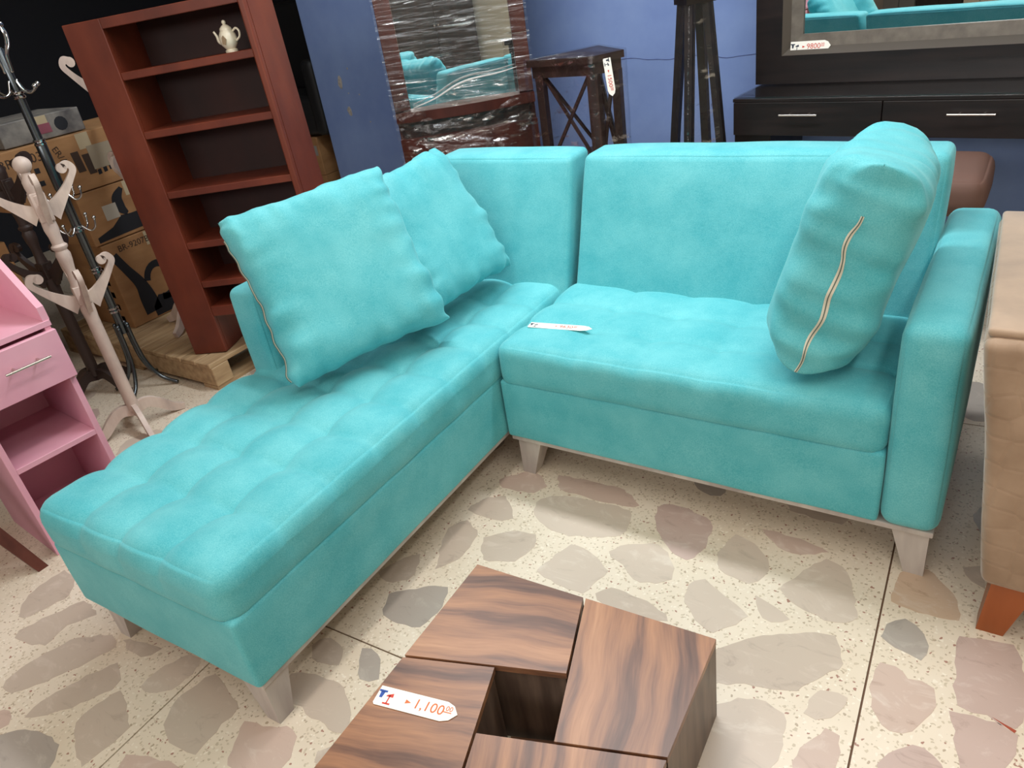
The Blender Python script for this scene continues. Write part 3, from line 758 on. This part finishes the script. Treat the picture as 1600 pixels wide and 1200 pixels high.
Mg = Matrix.Translation((.205, 2.0, .8035)) @ Matrix.Rotation(YW, 4, 'Z') @ Matrix.Rotation(.012, 4, 'X') @ Matrix.Translation((.148, .022, .147)) @ Matrix.Rotation(.0, 4, 'Y') @ Matrix.Rotation(radians(82), 4, 'X')
price_tag('white price tag reading 9800 tucked in the corner of the dark mirror frame', Mg, .172, .044, '9800', .030, .070, RED, extra=False)

# ------------------------------------------------------------------ wrapped mirror cabinet
cb = thing('mirror_cabinet', 'reddish-brown mirrored cabinet wrapped in crumpled clear film, beside the blue pillar', 'cabinet', (-1.497, 1.431, 0), .66)
W_ = .735
obj('stile', B(0, .082, 0, .03, .855, 1.78), CABW, cb, bevel=.004)
obj('stile', B(W_-.075, W_, 0, .03, .855, 1.78), CABW, cb, bevel=.004)
obj('top_rail', B(.082, W_-.075, 0, .03, 1.66, 1.78), CABW, cb, bevel=.003)
obj('mirror_panel', B(.08, W_-.073, .022, .027, .85, 1.67), MIRROR, cb)
obj('carcass', B(0, W_, .03, .30, .0, 1.78), CABW, cb, bevel=.003)
def bow(z0, z1, d, m, name, inset=0):
    P = [(inset, .0)]+[(inset+(W_-2*inset)*t, -.02-d*sin(pi*t)) for t in lin_sp(0, 1, 14)]+[(W_-inset, .0), (W_-inset, .04), (inset, .04)]
    return obj(name, prism(nb(), P, z0, z1), m, cb, bevel=.003)
bow(.800, .850, .055, CABW, 'bowed_shelf')
obj('shaded_recess', B(.03, W_-.03, -.002, .031, .715, .80), STANDW, cb)  # dark board in the opening; its shade is put into the colour
bow(.560, .715, .05, CABW, 'bowed_drawer')
bow(.40, .553, .05, CABW, 'bowed_drawer')
bow(.24, .393, .05, CABW, 'bowed_drawer')
bow(.0, .233, .05, CABW, 'bowed_base')
def film_sheet(par, x0, x1, z0, z1, y, A, sx, sz, seed, m, nx=70, nz_=70, bowd=0):
    bm = nb(); g = []
    for i in range(nx+1):
        row = []
        for j in range(nz_+1):
            x = x0+(x1-x0)*i/nx; z = z0+(z1-z0)*j/nz_
            t = (x-x0)/(x1-x0); q = (z-z0)/(z1-z0)
            # folds fan out from the right edge and run almost level
            zz = z+(.16*(1-q))*(t-1)*.5
            d = A*(noise.ridged_multi_fractal(Vector((x*sx, zz*sz, seed)), 1, 2, 4, 1, 2)-1.2)*.5
            row.append(bm.verts.new((x, y-bowd*sin(pi*t)*(1-q)**2+d, z)))
        g.append(row)
    for i in range(nx):
        for j in range(nz_): bm.faces.new((g[i][j], g[i+1][j], g[i+1][j+1], g[i][j+1]))
    return obj('plastic_wrap', bm, m, par, smooth=True, label='clear stretch film, creased')
film_sheet(cb, -.01, W_+.01, .86, 1.74, -.022, .010, 2.2, 22, 3, FILM, 60, 130)
film_sheet(cb, -.01, W_+.01, .60, .95, -.05, .016, 5, 12, 8, FILM2, 60, 60, .07)
# loose whitish fold of film hanging over the lower right of the glass
b = nb(); pl_ = spline([(.10, -.05, .87), (.22, -.055, .90), (.33, -.06, .945), (.42, -.06, .965), (.56, -.05, .972), (.66, -.045, .985)], 6)
tube(b, pl_, [.002+.0035*sin(pi*k/(len(pl_)-1)) for k in range(len(pl_))], 6)
FOLD = mat('film_fold', 'e9e6df', .15, 0, .8); bsdf(FOLD).inputs['Alpha'].default_value = .55
obj('film_fold', b, FOLD, cb, smooth=True)

# ------------------------------------------------------------------ corner plant stand, wrapped
q4 = [(-.622, 1.378), (-.284, 1.36), (-.201, 1.495), (-.433, 1.712)]
sd = thing('plant_stand', 'tall dark wooden stand with X-braced sides wrapped in clear film, behind the sofa back', 'stand', (-.40, 1.50, 0))
q4 = [(x+.40, y-1.50) for x, y in q4]
obj('table_top', prism(nb(), q4, 1.033, 1.062), STANDW, sd, bevel=.003)
inn = shrink(q4, .012)
obj('apron', prism(nb(), inn, .985, 1.033), STANDW, sd, bevel=.002)
cx4 = sum(p[0] for p in q4)/4; cy4 = sum(p[1] for p in q4)/4
LG = []
for k, (x, y) in enumerate(shrink(q4, .03)):
    w2 = .026 if k == 1 else .019
    obj('leg', B(x-w2, x+w2, y-.019, y+.019, 0, .99), STANDW, sd, bevel=.002); LG.append((x, y))
for k in range(4):
    a, c = Vector(LG[k]), Vector(LG[(k+1) % 4])
    for z0, z1 in ((.62, .985), (.985, .62)):
        d = (c-a).normalized()*.02
        bm = tube(nb(), [(a.x+d.x, a.y+d.y, z0), (c.x-d.x, c.y-d.y, z1)], .0085, 4)
        obj('brace', bm, STANDW, sd)
obj('shelf', prism(nb(), inn, .60, .625), STANDW, sd, bevel=.002)
obj('shelf', prism(nb(), inn, .20, .225), STANDW, sd, bevel=.002)
def wrap(par, poly, z0, z1, seed, m, A=.006, n=14, nzz=40, taper=None):
    bm = nb(); P = []
    for a, c in zip(poly, poly[1:]+poly[:1]):
        for k in range(n): P.append((a[0]+(c[0]-a[0])*k/n, a[1]+(c[1]-a[1])*k/n))
    R_ = []
    for j in range(nzz+1):
        z = z0+(z1-z0)*j/nzz; s = 1 if taper is None else taper(z)
        R_.append([bm.verts.new((x*s+A*nz((x*9, y*9, z*6), 1, seed), y*s+A*nz((x*9, y*9, z*6), 1, seed+4), z)) for x, y in P])
    for a, c in zip(R_, R_[1:]):
        for k in range(len(P)): bm.faces.new((a[k], a[(k+1) % len(P)], c[(k+1) % len(P)], c[k]))
    bm.faces.new(R_[-1])
    return obj('plastic_wrap', bm, m, par, smooth=True, label='clear stretch film')
wrap(sd, shrink(q4, -.006), .30, 1.068, 5, FILM2)
Mq = Matrix.Translation((-.213, 1.3525, 1.052)) @ Matrix.Rotation(-.03, 4, 'Z') @ Matrix.Rotation(radians(88), 4, 'X') @ Matrix.Rotation(radians(-83), 4, 'Z')
price_tag('white price tag reading 1500 hanging down the wrapped plant stand', Mq, .150, .036, '1500', .026, .062, RED, extra=False)

# ------------------------------------------------------------------ obelisk pedestal, wrapped
ob = thing('pedestal_stand', 'tall dark four-legged tapering pedestal wrapped in film against the blue wall', 'stand', (.068, 1.62, 0))
for k in range(4):
    a = pi/4*0+k*pi/2; c, s = cos(a), sin(a)
    bm = nb(); r0, r1 = .165, .048; hw = .017
    L, H = [], []
    for (u, v) in ((-hw, -hw), (hw, -hw), (hw, hw), (-hw, hw)):
        L.append(bm.verts.new((c*(r0+u)-s*v, s*(r0+u)+c*v, 0))); H.append(bm.verts.new((c*(r1+u)-s*v, s*(r1+u)+c*v, 1.26)))
    bm.faces.new(L); bm.faces.new(H)
    for i in range(4): bm.faces.new((L[i], L[(i+1) % 4], H[(i+1) % 4], H[i]))
    obj('leg', bm, WENGE, ob, bevel=.002)
bm = nb(); prism(bm, [(.09, 0), (0, .09), (-.09, 0), (0, -.09)], 1.2, 1.225); obj('top_block', bm, WENGE, ob, bevel=.002)
obj('top_plate', prism(nb(), [(.15, 0), (0, .15), (-.15, 0), (0, -.15)], 1.26, 1.29), WENGE, ob, bevel=.002)
wrap(ob, [(.19, 0), (0, .19), (-.19, 0), (0, -.19)], .25, 1.25, 8, FILM2, .004, 10, 40, taper=lambda z: (.165-(.117)*z/1.26+.022)/.19)

# ------------------------------------------------------------------ pallet, bookcase, teapot
pa = thing('wooden_pallet', 'pine pallet on the floor under the bookcase and cardboard boxes', 'pallet')
for k in range(12):
    x0 = -2.78+k*.106
    obj('plank', B(x0, x0+.098, -.055+rs.uniform(-.006, .006), 1.05, .108, .13), PALW, pa, bevel=.003, seg=1)
for y0 in (-.05, .45, .95): obj('stringer', B(-2.78, -1.515, y0, y0+.09, .018, .108), PALW, pa, bevel=.003, seg=1)
for x0 in (-2.78, -2.2, -1.62): obj('bottom_board', B(x0, x0+.1, -.05, 1.05, .0, .018), PALW, pa)
bk = thing('bookcase', 'tall mahogany-stained bookcase standing crooked on the pallet, a small teapot on its top shelf', 'bookcase')
Rb = rotv(-.007, -.032, .001) @ Matrix.Rotation(.445, 3, 'Z'); place(bk, (-1.676, -.006, .1312), Rb)
h_ = 1.352; t0, t1, t2, D_ = .156, .697, .722, .235
obj('front_stile', B(0, t0, 0, .022, 0, h_), MAHOG, bk, bevel=.003)
obj('front_stile', B(t1, t2, -.006, .022, 0, h_), MAHOG, bk, bevel=.006, seg=3)
obj('side_panel', B(0, .02, .022, D_, 0, h_), MAHOG, bk); obj('side_panel', B(t2-.02, t2, .022, D_, 0, h_), MAHOG, bk)
obj('inner_panel', B(t0-.02, t0, .022, D_, 0, h_), MAHOG, bk); pass
obj('back_panel', B(.02, t2-.02, D_-.012, D_, .17, h_), MAHOG_SHADE, bk)
obj('top_board', B(t0, t1, .022, D_, h_-.02, h_-.002), MAHOG, bk, bevel=.002)
obj('top_rail', B(t0, t1, .0, .022, h_-.035, h_), MAHOG, bk, bevel=.002)
for z in (1.166, .950, .715, .501, .33):
    obj('shelf', B(t0, t1, .004, D_-.012, z-.028, z), MAHOG, bk, bevel=.003)
obj('bottom_rail', B(t0, t1, .002, .022, .17, .215), MAHOG, bk, bevel=.003)
obj('shelf', B(t0, t1, .022, D_-.012, .195, .212), MAHOG, bk)
tp_c = Matrix.Translation((-1.676, -.006, .1312)) @ Rb.to_4x4() @ Vector((.60, .04, 1.1668))
tp = thing('teapot_ornament', 'small ivory ceramic teapot with brown motif on the bookcase top shelf', 'teapot', tp_c, .35)
k_ = .85
obj('pot', lathe(nb(), [(r*k_, z*k_) for r, z in ((.012, 0), (.026, 0), (.026, .008), (.020, .012), (.034, .030), (.038, .050), (.034, .070), (.026, .084), (.024, .088))], 24), CER, tp, smooth='auto')
obj('lid', lathe(nb(), [(r*k_, z*k_) for r, z in ((.026, .086), (.024, .094), (.013, .104), (.006, .108), (.009, .114), (.007, .122), (.002, .125))], 20), CER, tp, smooth='auto')
obj('handle', tube(nb(), [Vector(p)*k_ for p in spline([(.030, 0, .078), (.048, 0, .088), (.060, 0, .076), (.056, 0, .055), (.036, 0, .040)], 6)], .0045*k_, 8), CER, tp, smooth=True)
obj('spout', tube(nb(), [Vector(p)*k_ for p in spline([(-.030, 0, .035), (-.046, 0, .045), (-.050, 0, .065), (-.060, 0, .086)], 6)], [(.009-.0045*i/18)*k_ for i in range(19)], 8), CER, tp, smooth=True)
b = nb(); prism(b, [(-.010, .035), (.004, .030), (.014, .052), (.002, .068), (-.006, .060)], -.0335*1.0, -.0315, Matrix.Rotation(pi/2, 4, 'X') @ Matrix.Scale(-1, 4, (0, 0, 1)))
for v in b.verts: v.co = Vector((v.co.x*k_, -abs(v.co.y), v.co.z*k_))
obj('painted_motif', b, GOLD, tp)

# ------------------------------------------------------------------ cardboard boxes
def face_print(par, x, polys, m, name='printed_mark'):
    b = nb()
    for P in polys: prism(b, P, 0, .0008, Matrix(((0, 0, 1, x), (1, 0, 0, 0), (0, 1, 0, 0), (0, 0, 0, 1))))
    return obj(name, b, m, par)
def face_text(par, x, y, z, s, size, m, rot=0):
    b = text_bm(s, size, .0008)
    M = Matrix(((0, 0, 1, x+.0006), (1, 0, 0, y), (0, 1, 0, z), (0, 0, 0, 1))) @ Matrix.Rotation(rot, 4, 'Z')
    for v in b.verts: v.co = M @ v.co
    return obj('lettering', b, m, par)
def carton(label, x0, x1, y0, y1, z0, z1, m=CARD, grp='cardboard boxes stacked on the left'):
    t = thing('cardboard_box', label, 'box', (0, 0, 0), group=grp)
    obj('carton', B(x0, x1, y0, y1, z0, z1), m, t, bevel=.004)
    obj('packing_tape', B(x1-.0002, x1+.0006, (y0+y1)/2-.03, (y0+y1)/2+.03, z1-.07, z1-.002), TAPE, t)
    return t
X = -2.3
c1 = carton('lowest cardboard box beside the bookcase foot, printed with a big black chair silhouette', X-.42, X, .092, .60, .132, .560)
xf = X+.0005
face_print(c1, xf, [stroke([(.13, .50), (.165, .42), (.205, .33), (.215, .25), (.22, .17)], [.045, .045, .06, .085, .09], 5)], PRINT)
R0 = [(.315+.088*cos(a), .305+.105*sin(a)) for a in lin_sp(-1.9, 2.9, 20)]; R1 = [(.312+.052*cos(a), .305+.070*sin(a)) for a in lin_sp(2.9, -1.9, 20)]
face_print(c1, xf, [R0+R1], PRINT); face_print(c1, xf, [[(.225, .14), (.40, .14), (.41, .21), (.27, .24), (.225, .19)]], PRINT)
face_text(c1, X, .165, .520, 'BR-9207BL', .042, PRINTB)
b = nb()
for k in range(5): prism(b, [(-2.40, .16+.065*k), (-2.36, .16+.065*k), (-2.36, .19+.065*k), (-2.40, .19+.065*k)], -.0925, -.0915, Matrix.Rotation(pi/2, 4, 'X') @ Matrix.Scale(-1, 4, (0, 0, 1)))
for v in b.verts: v.co.y = .0915 if v.co.y < .092 else .092
obj('printed_mark', b, PRINTB, c1)
c2 = carton('middle cardboard box beside the bookcase, with taped window and black curved print', X-.43, X-.006, .075, .61, .564, .812)
face_print(c2, X-.0055, [stroke([(.30, .785), (.262, .745), (.262, .70), (.285, .665)], [.02, .05, .05, .02], 5)], PRINT)
face_print(c2, X-.0055, [[(.10, .575), (.10, .60), (.19, .625), (.25, .665), (.30, .66), (.42, .66), (.42, .585), (.24, .580)]], PRINT)
obj('clear_window', B(X-.006, X-.004, .175, .245, .66, .73), mat('cloudy_film', 'b3ab9c', .2), c2)
c3 = carton('upper cardboard box lettered BR-8203 behind the cream coat rack', X-.45, X-.003, -.19, .62, .816, 1.062)
face_text(c3, X-.003, -.175, 1.010, 'BR-8203', .055, PRINTB)
face_text(c3, X-.003, .075, 1.03, 'ER/A', .040, PRINTB, -1.25)
for q in range(2):
    face_print(c3, X-.0025, [[(.155+q*.045+.03*math.cos(a)*.6+.02*(.95-z_)*3, z_+.0) for a, z_ in ((0, .99-.02*q), (pi, .99-.02*q), (pi, .90-.02*q), (0, .90-.02*q))]], PRINTB)
for q in range(4): face_print(c3, X-.0025, [[(.225+q*.03, .868+.004*q), (.243+q*.03, .870+.004*q), (.243+q*.03, .892+.004*q), (.225+q*.03, .890+.004*q)]], PRINT)
obj('clear_window', B(X-.003, X-.001, .215, .36, .895, 1.0), mat('cloudy_film_b', '9c8f79', .25), c3)
for zz, lab in ((.90, 'D'), (.955, 'C')): face_text(c3, X-.003, -.045, zz, '■', .03, PRINT)
c4 = carton('grey printed carton lying on top of the cardboard stack', X-.40, X-.04, -.10, .27, 1.066, 1.165, mottle(mat('grey_carton', '6f6b66', .6), [(.3, '4d4a4a'), (.7, '8a857c')], 12)[0])
face_print(c4, X-.0395, [[(.17+.03*cos(a), 1.115+.03*sin(a)) for a in lin_sp(0, 6, 12)]], PRINT)
face_print(c4, X-.0395, [[(.06, 1.09), (.12, 1.09), (.12, 1.13), (.06, 1.13)]], mat('faded_pink_print', '8a4b58', .7))
c5 = carton('lowest box of the left-hand pile behind the pink desk', -2.95, -2.42, -.85, -.24, .002, .36)
c6 = carton('middle box of the left-hand pile with a dark hook print', -2.95, -2.43, -.86, -.235, .362, .70)
face_print(c6, -2.4295, [stroke([(-.44, .60), (-.38, .63), (-.33, .66), (-.28, .655)], [.02, .02, .025, .03], 4)], PRINT)
c7 = carton('top box of the left-hand pile behind the cream coat rack', -2.94, -2.44, -.86, -.25, .702, .98)
face_print(c7, -2.4395, [[(-.52, .73), (-.38, .72), (-.33, .80), (-.40, .90), (-.52, .90)]], PRINT)
# boxes and black sofa far back, between bookcase and pillar
FX = -3.0
c8 = carton('cardboard box on the floor in the gap between bookcase and blue pillar', FX-1.0, FX, 2.2, 2.7, .002, .285, grp='boxes between bookcase and pillar')
c9 = carton('cardboard box under the black sofa in the gap between bookcase and pillar', FX-.98, FX-.0, 2.2, 2.7, .287, .56, grp='boxes between bookcase and pillar')
obj('paper_label', B(-3.12, -3.05, 2.1985, 2.1995, .30, .40), PAPER, c9); obj('paper_label', B(-3.10, -3.02, 2.1985, 2.1995, .43, .50), LIN, c9)
bf = thing('black_sofa', 'black sofa stored on top of boxes in the dark gap between bookcase and pillar', 'sofa', (-3.45, 2.40, .577))
obj('seat', softbox(-.62, .55, -.22, .30, .0, .26, .04, (8, 6, 4), puff=.01), BLACK, bf, smooth=True)
obj('backrest', softbox(-.62, .55, .14, .30, .26, .85, .04, (8, 3, 6), puff=.01), BLACK, bf, smooth=True)
obj('armrest', softbox(-.74, -.60, -.24, .30, .0, .50, .04, (3, 6, 5)), BLACK, bf, smooth=True)
obj('armrest', softbox(.50, .62, -.24, .30, .0, .50, .04, (3, 6, 5)), BLACK, bf, smooth=True)
b = B(-.02, .16, -.232, -.226, .20, .235); obj('plastic_strip', b, mat('glint_film', '6c7672', .15), bf)  # grey plastic label, its glint put into the flat colour

# ------------------------------------------------------------------ coat racks
def hook_poly(L=.13, H=.095, w=.02):
    return stroke([(.012, -.035), (.045, -.012), (.085, .025), (L-.012, .062), (L+.006, H-.005), (L-.004, H+.014), (L-.022, H+.010)], [.075, .048, .030, .022, .023, .025, .026], 6)
def cream_rack(loc, rz, label, M=RACKW):
    t = thing('coat_rack', label, 'coat rack', loc, rz, group='coat racks')
    prof = [(.022, .085), (.024, .10), (.0235, .50), (.026, .53), (.026, .555), (.0255, .56), (.0255, .62), (.022, .64), (.019, .66), (.018, .70), (.024, .735), (.026, .76), (.020, .775), (.028, .785), (.028, .792), (.020, .80), (.021, .83), (.025, .855), (.0245, .87), (.022, .90), (.028, .91), (.028, .98), (.022, .985), (.025, 1.01), (.025, 1.03), (.015, 1.05), (.015, 1.062)]
    obj('pole', lathe(nb(), prof, 20), M, t, smooth='auto')
    obj('finial', ball(nb(), (0, 0, 1.085), .030, 18), M, t, smooth=True)
    obj('hook_block', B(-.024, .024, -.024, .024, .885, .99), M, t, bevel=.003)
    obj('hook_block', B(-.024, .024, -.024, .024, .565, .635), M, t, bevel=.003)
    for z0, off in ((.945, 0), (.600, 0)):
        for k in range(4):
            T = Matrix.Translation((0, 0, z0)) @ Matrix.Rotation(k*pi/2+off, 4, 'Z') @ Matrix.Rotation(pi/2, 4, 'X') @ Matrix.Translation((.008, 0, 0))
            b = nb(); prism(b, hook_poly(), -.009, .009, T)
            q = bmesh.ops.create_cone(b, cap_ends=True, segments=16, radius1=.017, radius2=.017, depth=.018)
            for v in q['verts']: v.co = T @ Matrix.Translation((.103, .100, 0)) @ v.co
            obj('hook', b, M, t)
    for k in range(4):
        T = Matrix.Rotation(k*pi/2, 4, 'Z') @ Matrix.Rotation(pi/2, 4, 'X')
        b = nb(); prism(b, stroke([(.0, .085), (.05, .095), (.09, .075), (.14, .03), (.185, .012)], [.05, .045, .042, .036, .024], 6), -.0095, .0095, T)
        obj('foot', b, M, t)
    return t
cr = cream_rack((-1.60, -.385, 0), -.30, 'cream-washed wooden coat rack with curled hooks, standing behind the pink desk')
dk = dup(cr, (-2.115, -.255, 0), .2, 'dark brown coat rack in shadow behind the cream one')
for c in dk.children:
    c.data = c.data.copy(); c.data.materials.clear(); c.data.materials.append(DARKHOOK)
gr = dup(cr, (-2.0, .262, .1305), 1.08, 'pale coat rack hidden behind the bookcase, one hook showing at its upper left side')
gr.scale = (1, 1, 1.17)
for k, c in enumerate([c for c in gr.children if c.name.startswith(('hook.', 'foot'))]):
    if c.name.startswith('foot') or max(v.co.z for v in c.data.vertices) < .8: c.rotation_euler.z = pi/4

ck = thing('metal_coat_stand', 'chrome coat stand with ball-tipped hooks and curved legs between the cream rack and the bookcase', 'coat rack', (-1.91, -.152, 0), -.25)
obj('pole', lathe(nb(), [(.017, .28), (.017, .74), (.0185, .742), (.0185, .92), (.0205, .925), (.0205, 1.10), (.0185, 1.105), (.0165, 1.12), (.0165, 1.27), (.015, 1.30), (.015, 1.44), (.008, 1.45)], 18), GUN, ck, smooth='auto')
for z in (.40, .585, .75, .765, .91, 1.10, 1.113, 1.275, 1.29, .385, .57):
    obj('collar', lathe(nb(), [(.019, -.006), (.0225, -.003), (.0225, .003), (.019, .006)], 18, (0, 0, z)), CHROME, ck, smooth='auto')
for k in range(4):
    a = k*pi/2+.5; c, s = cos(a), sin(a)
    def R_(pts): return [(r*c, r*s, z) for r, z in pts]
    b = tube(nb(), spline(R_([(.016, 1.36), (.025, 1.42), (.05, 1.455), (.058, 1.49), (.05, 1.515)]), 6), .005, 8); ball(b, (.05*c, .05*s, 1.52), .0105, 10)
    obj('upper_hook', b, CHROME, ck, smooth=True)
    b = tube(nb(), spline(R_([(.016, 1.335), (.035, 1.295), (.065, 1.285), (.095, 1.30)]), 6), .0045, 8); ball(b, (.098*c, .098*s, 1.306), .0095, 10)
    obj('lower_hook', b, CHROME, ck, smooth=True)
    a += .3; c, s = cos(a), sin(a)
    b = tube(nb(), spline(R_([(.02, .90), (.045, .875), (.07, .885), (.08, .915)]), 6), .004, 8); ball(b, (.08*c, .08*s, .92), .008, 8)
    tube(b, spline(R_([(.018, .77), (.05, .745), (.075, .757), (.085, .79)]), 6), .004, 8); ball(b, (.085*c, .085*s, .795), .008, 8)
    obj('middle_hook', b, CHROME, ck, smooth=True)
    b = tube(nb(), spline(R_([(.028, .315), (.030, .22), (.042, .13), (.082, .05), (.15, .0085)]), 8), .0085, 10); ball(b, (.028*c, .028*s, .318), .0105, 10)
    obj('leg', b, GUN, ck, smooth=True)

# ------------------------------------------------------------------ pink desk
pk = thing('pink_desk', 'pink lacquered shelf desk with a steel-handled drawer, at the left edge beside the chaise', 'desk', (-1.115, -1.013, 0), 1.486)
w_ = .285; dp = .36; bt = .018
for x0 in (0, w_-bt): obj('side_panel', B(x0, x0+bt, 0, dp, 0, .70), PINK, pk, bevel=.001, seg=1)
obj('back_panel', B(bt, w_-bt, dp-.01, dp, .0, .70), PINK, pk)
obj('shelf', B(bt, w_-bt, .001, dp-.01, .313, .331), PINK, pk, bevel=.001, seg=1)
obj('shelf', B(bt, w_-bt, .004, dp-.01, .02, .038), PINK, pk)
obj('desk_top', B(-.9, w_+.004, -.004, dp+.02, .700, .718), PINK, pk, bevel=.001, seg=1)
dr = obj('drawer', B(-.004, w_+.004, -.018, 0, .529, .690), PINK, pk, bevel=.002, seg=1)
obj('drawer_box', B(bt+.003, w_-bt-.003, .001, dp-.03, .54, .68), PINK, pk)
obj('handle', tube(nb(), [(.105, -.048, .628), (.235, -.048, .628)], .0042, 10), STEEL, dr, smooth='auto', label='slim steel bar handle')
for q in (.135, .205): obj('handle_post', tube(nb(), [(q, -.018, .628), (q, -.048, .628)], .0035, 8), STEEL, dr, smooth='auto')
for x0 in (w_-bt+.004, -.9):
    T = Matrix(((0, 0, 1, x0), (1, 0, 0, 0), (0, 1, 0, 0), (0, 0, 0, 1)))
    b = nb(); prism(b, [(0, .718), (0, .762), (.19, .905), (dp, .98), (dp, .718)], 0, .02, T); obj('hutch_side', b, PINK, pk, bevel=.001, seg=1)
obj('hutch_back', B(-.88, w_-bt+.004, dp-.012, dp, .718, .98), PINK, pk)
obj('side_panel', B(-.9, -.9+bt, 0, dp, 0, .70), PINK, pk)

# dark stool with splayed legs at the lower left corner
sk = thing('wooden_stool', 'brown wooden splay-legged stool at the lower left, only one leg in view', 'stool', (-1.36, -1.28, 0))
obj('seat', lathe(nb(), [(.15, .43), (.165, .437), (.165, .455), (.15, .462)], 28), DARKLEG, sk, smooth='auto')
for sx, sy in ((1, 1), (-1, 1), (1, -1), (-1, -1)):
    bm = nb(); L, H = [], []
    for u, v in ((-1, -1), (1, -1), (1, 1), (-1, 1)):
        L.append(bm.verts.new((sx*.245+u*.019, sy*.21+v*.016, 0))); H.append(bm.verts.new((sx*.10+u*.028, sy*.09+v*.024, .44)))
    bm.faces.new(L); bm.faces.new(H)
    for i in range(4): bm.faces.new((L[i], L[(i+1) % 4], H[(i+1) % 4], H[i]))
    obj('leg', bm, DARKLEG, sk, bevel=.003)

# ------------------------------------------------------------------ wardrobes made up behind the camera for the mirrors to reflect
def wardrobe(label, x, y, wd, h, m, rz=0):
    t = thing('wardrobe', label, 'wardrobe', (x, y, 0), rz)
    obj('carcass', B(-wd/2, wd/2, -.5, 0, 0, h), m, t, bevel=.005)
    for s in (-1, 1):
        d = obj('door', B(min(0, s*wd/2)+.004, max(0, s*wd/2)-.004, 0, .02, .08, h-.04), m, t, bevel=.003)
        obj('knob', ball(nb(), (s*.03, .03, h*.5), .012, 8), STEEL, d, smooth=True)
    return t
GREYL = mat('grey_laminate', '6a655e', .5); BEIGE = mat('beige_laminate', 'b9ab95', .5)
wardrobe('pink wardrobe far behind, added for the mirrors to reflect', -2.62, -4.05, .60, 1.7, PINK)
wardrobe('narrow grey wardrobe far behind, added for the mirrors to reflect', -1.55, -4.05, .34, 1.9, GREYL)
wardrobe('black-brown wardrobe far behind, added for the mirrors to reflect', -1.14, -4.05, .46, 1.9, WENGE)
wardrobe('narrow beige wardrobe far behind, added for the mirrors to reflect', -.74, -4.05, .32, 1.9, BEIGE)
wardrobe('dusty pink wardrobe far behind, added for the mirrors to reflect', -.25, -4.05, .60, 1.8, mat('pale_pink_laminate', 'c9a3a6', .5))
wardrobe('mahogany wardrobe far behind at the right, added for the mirrors to reflect', .75, -4.05, 1.1, 1.8, MAHOG)
wardrobe('wide dark wardrobe far behind at the right, added to darken the cabinet mirror', 2.45, -3.3, 1.3, 1.8, STANDW)
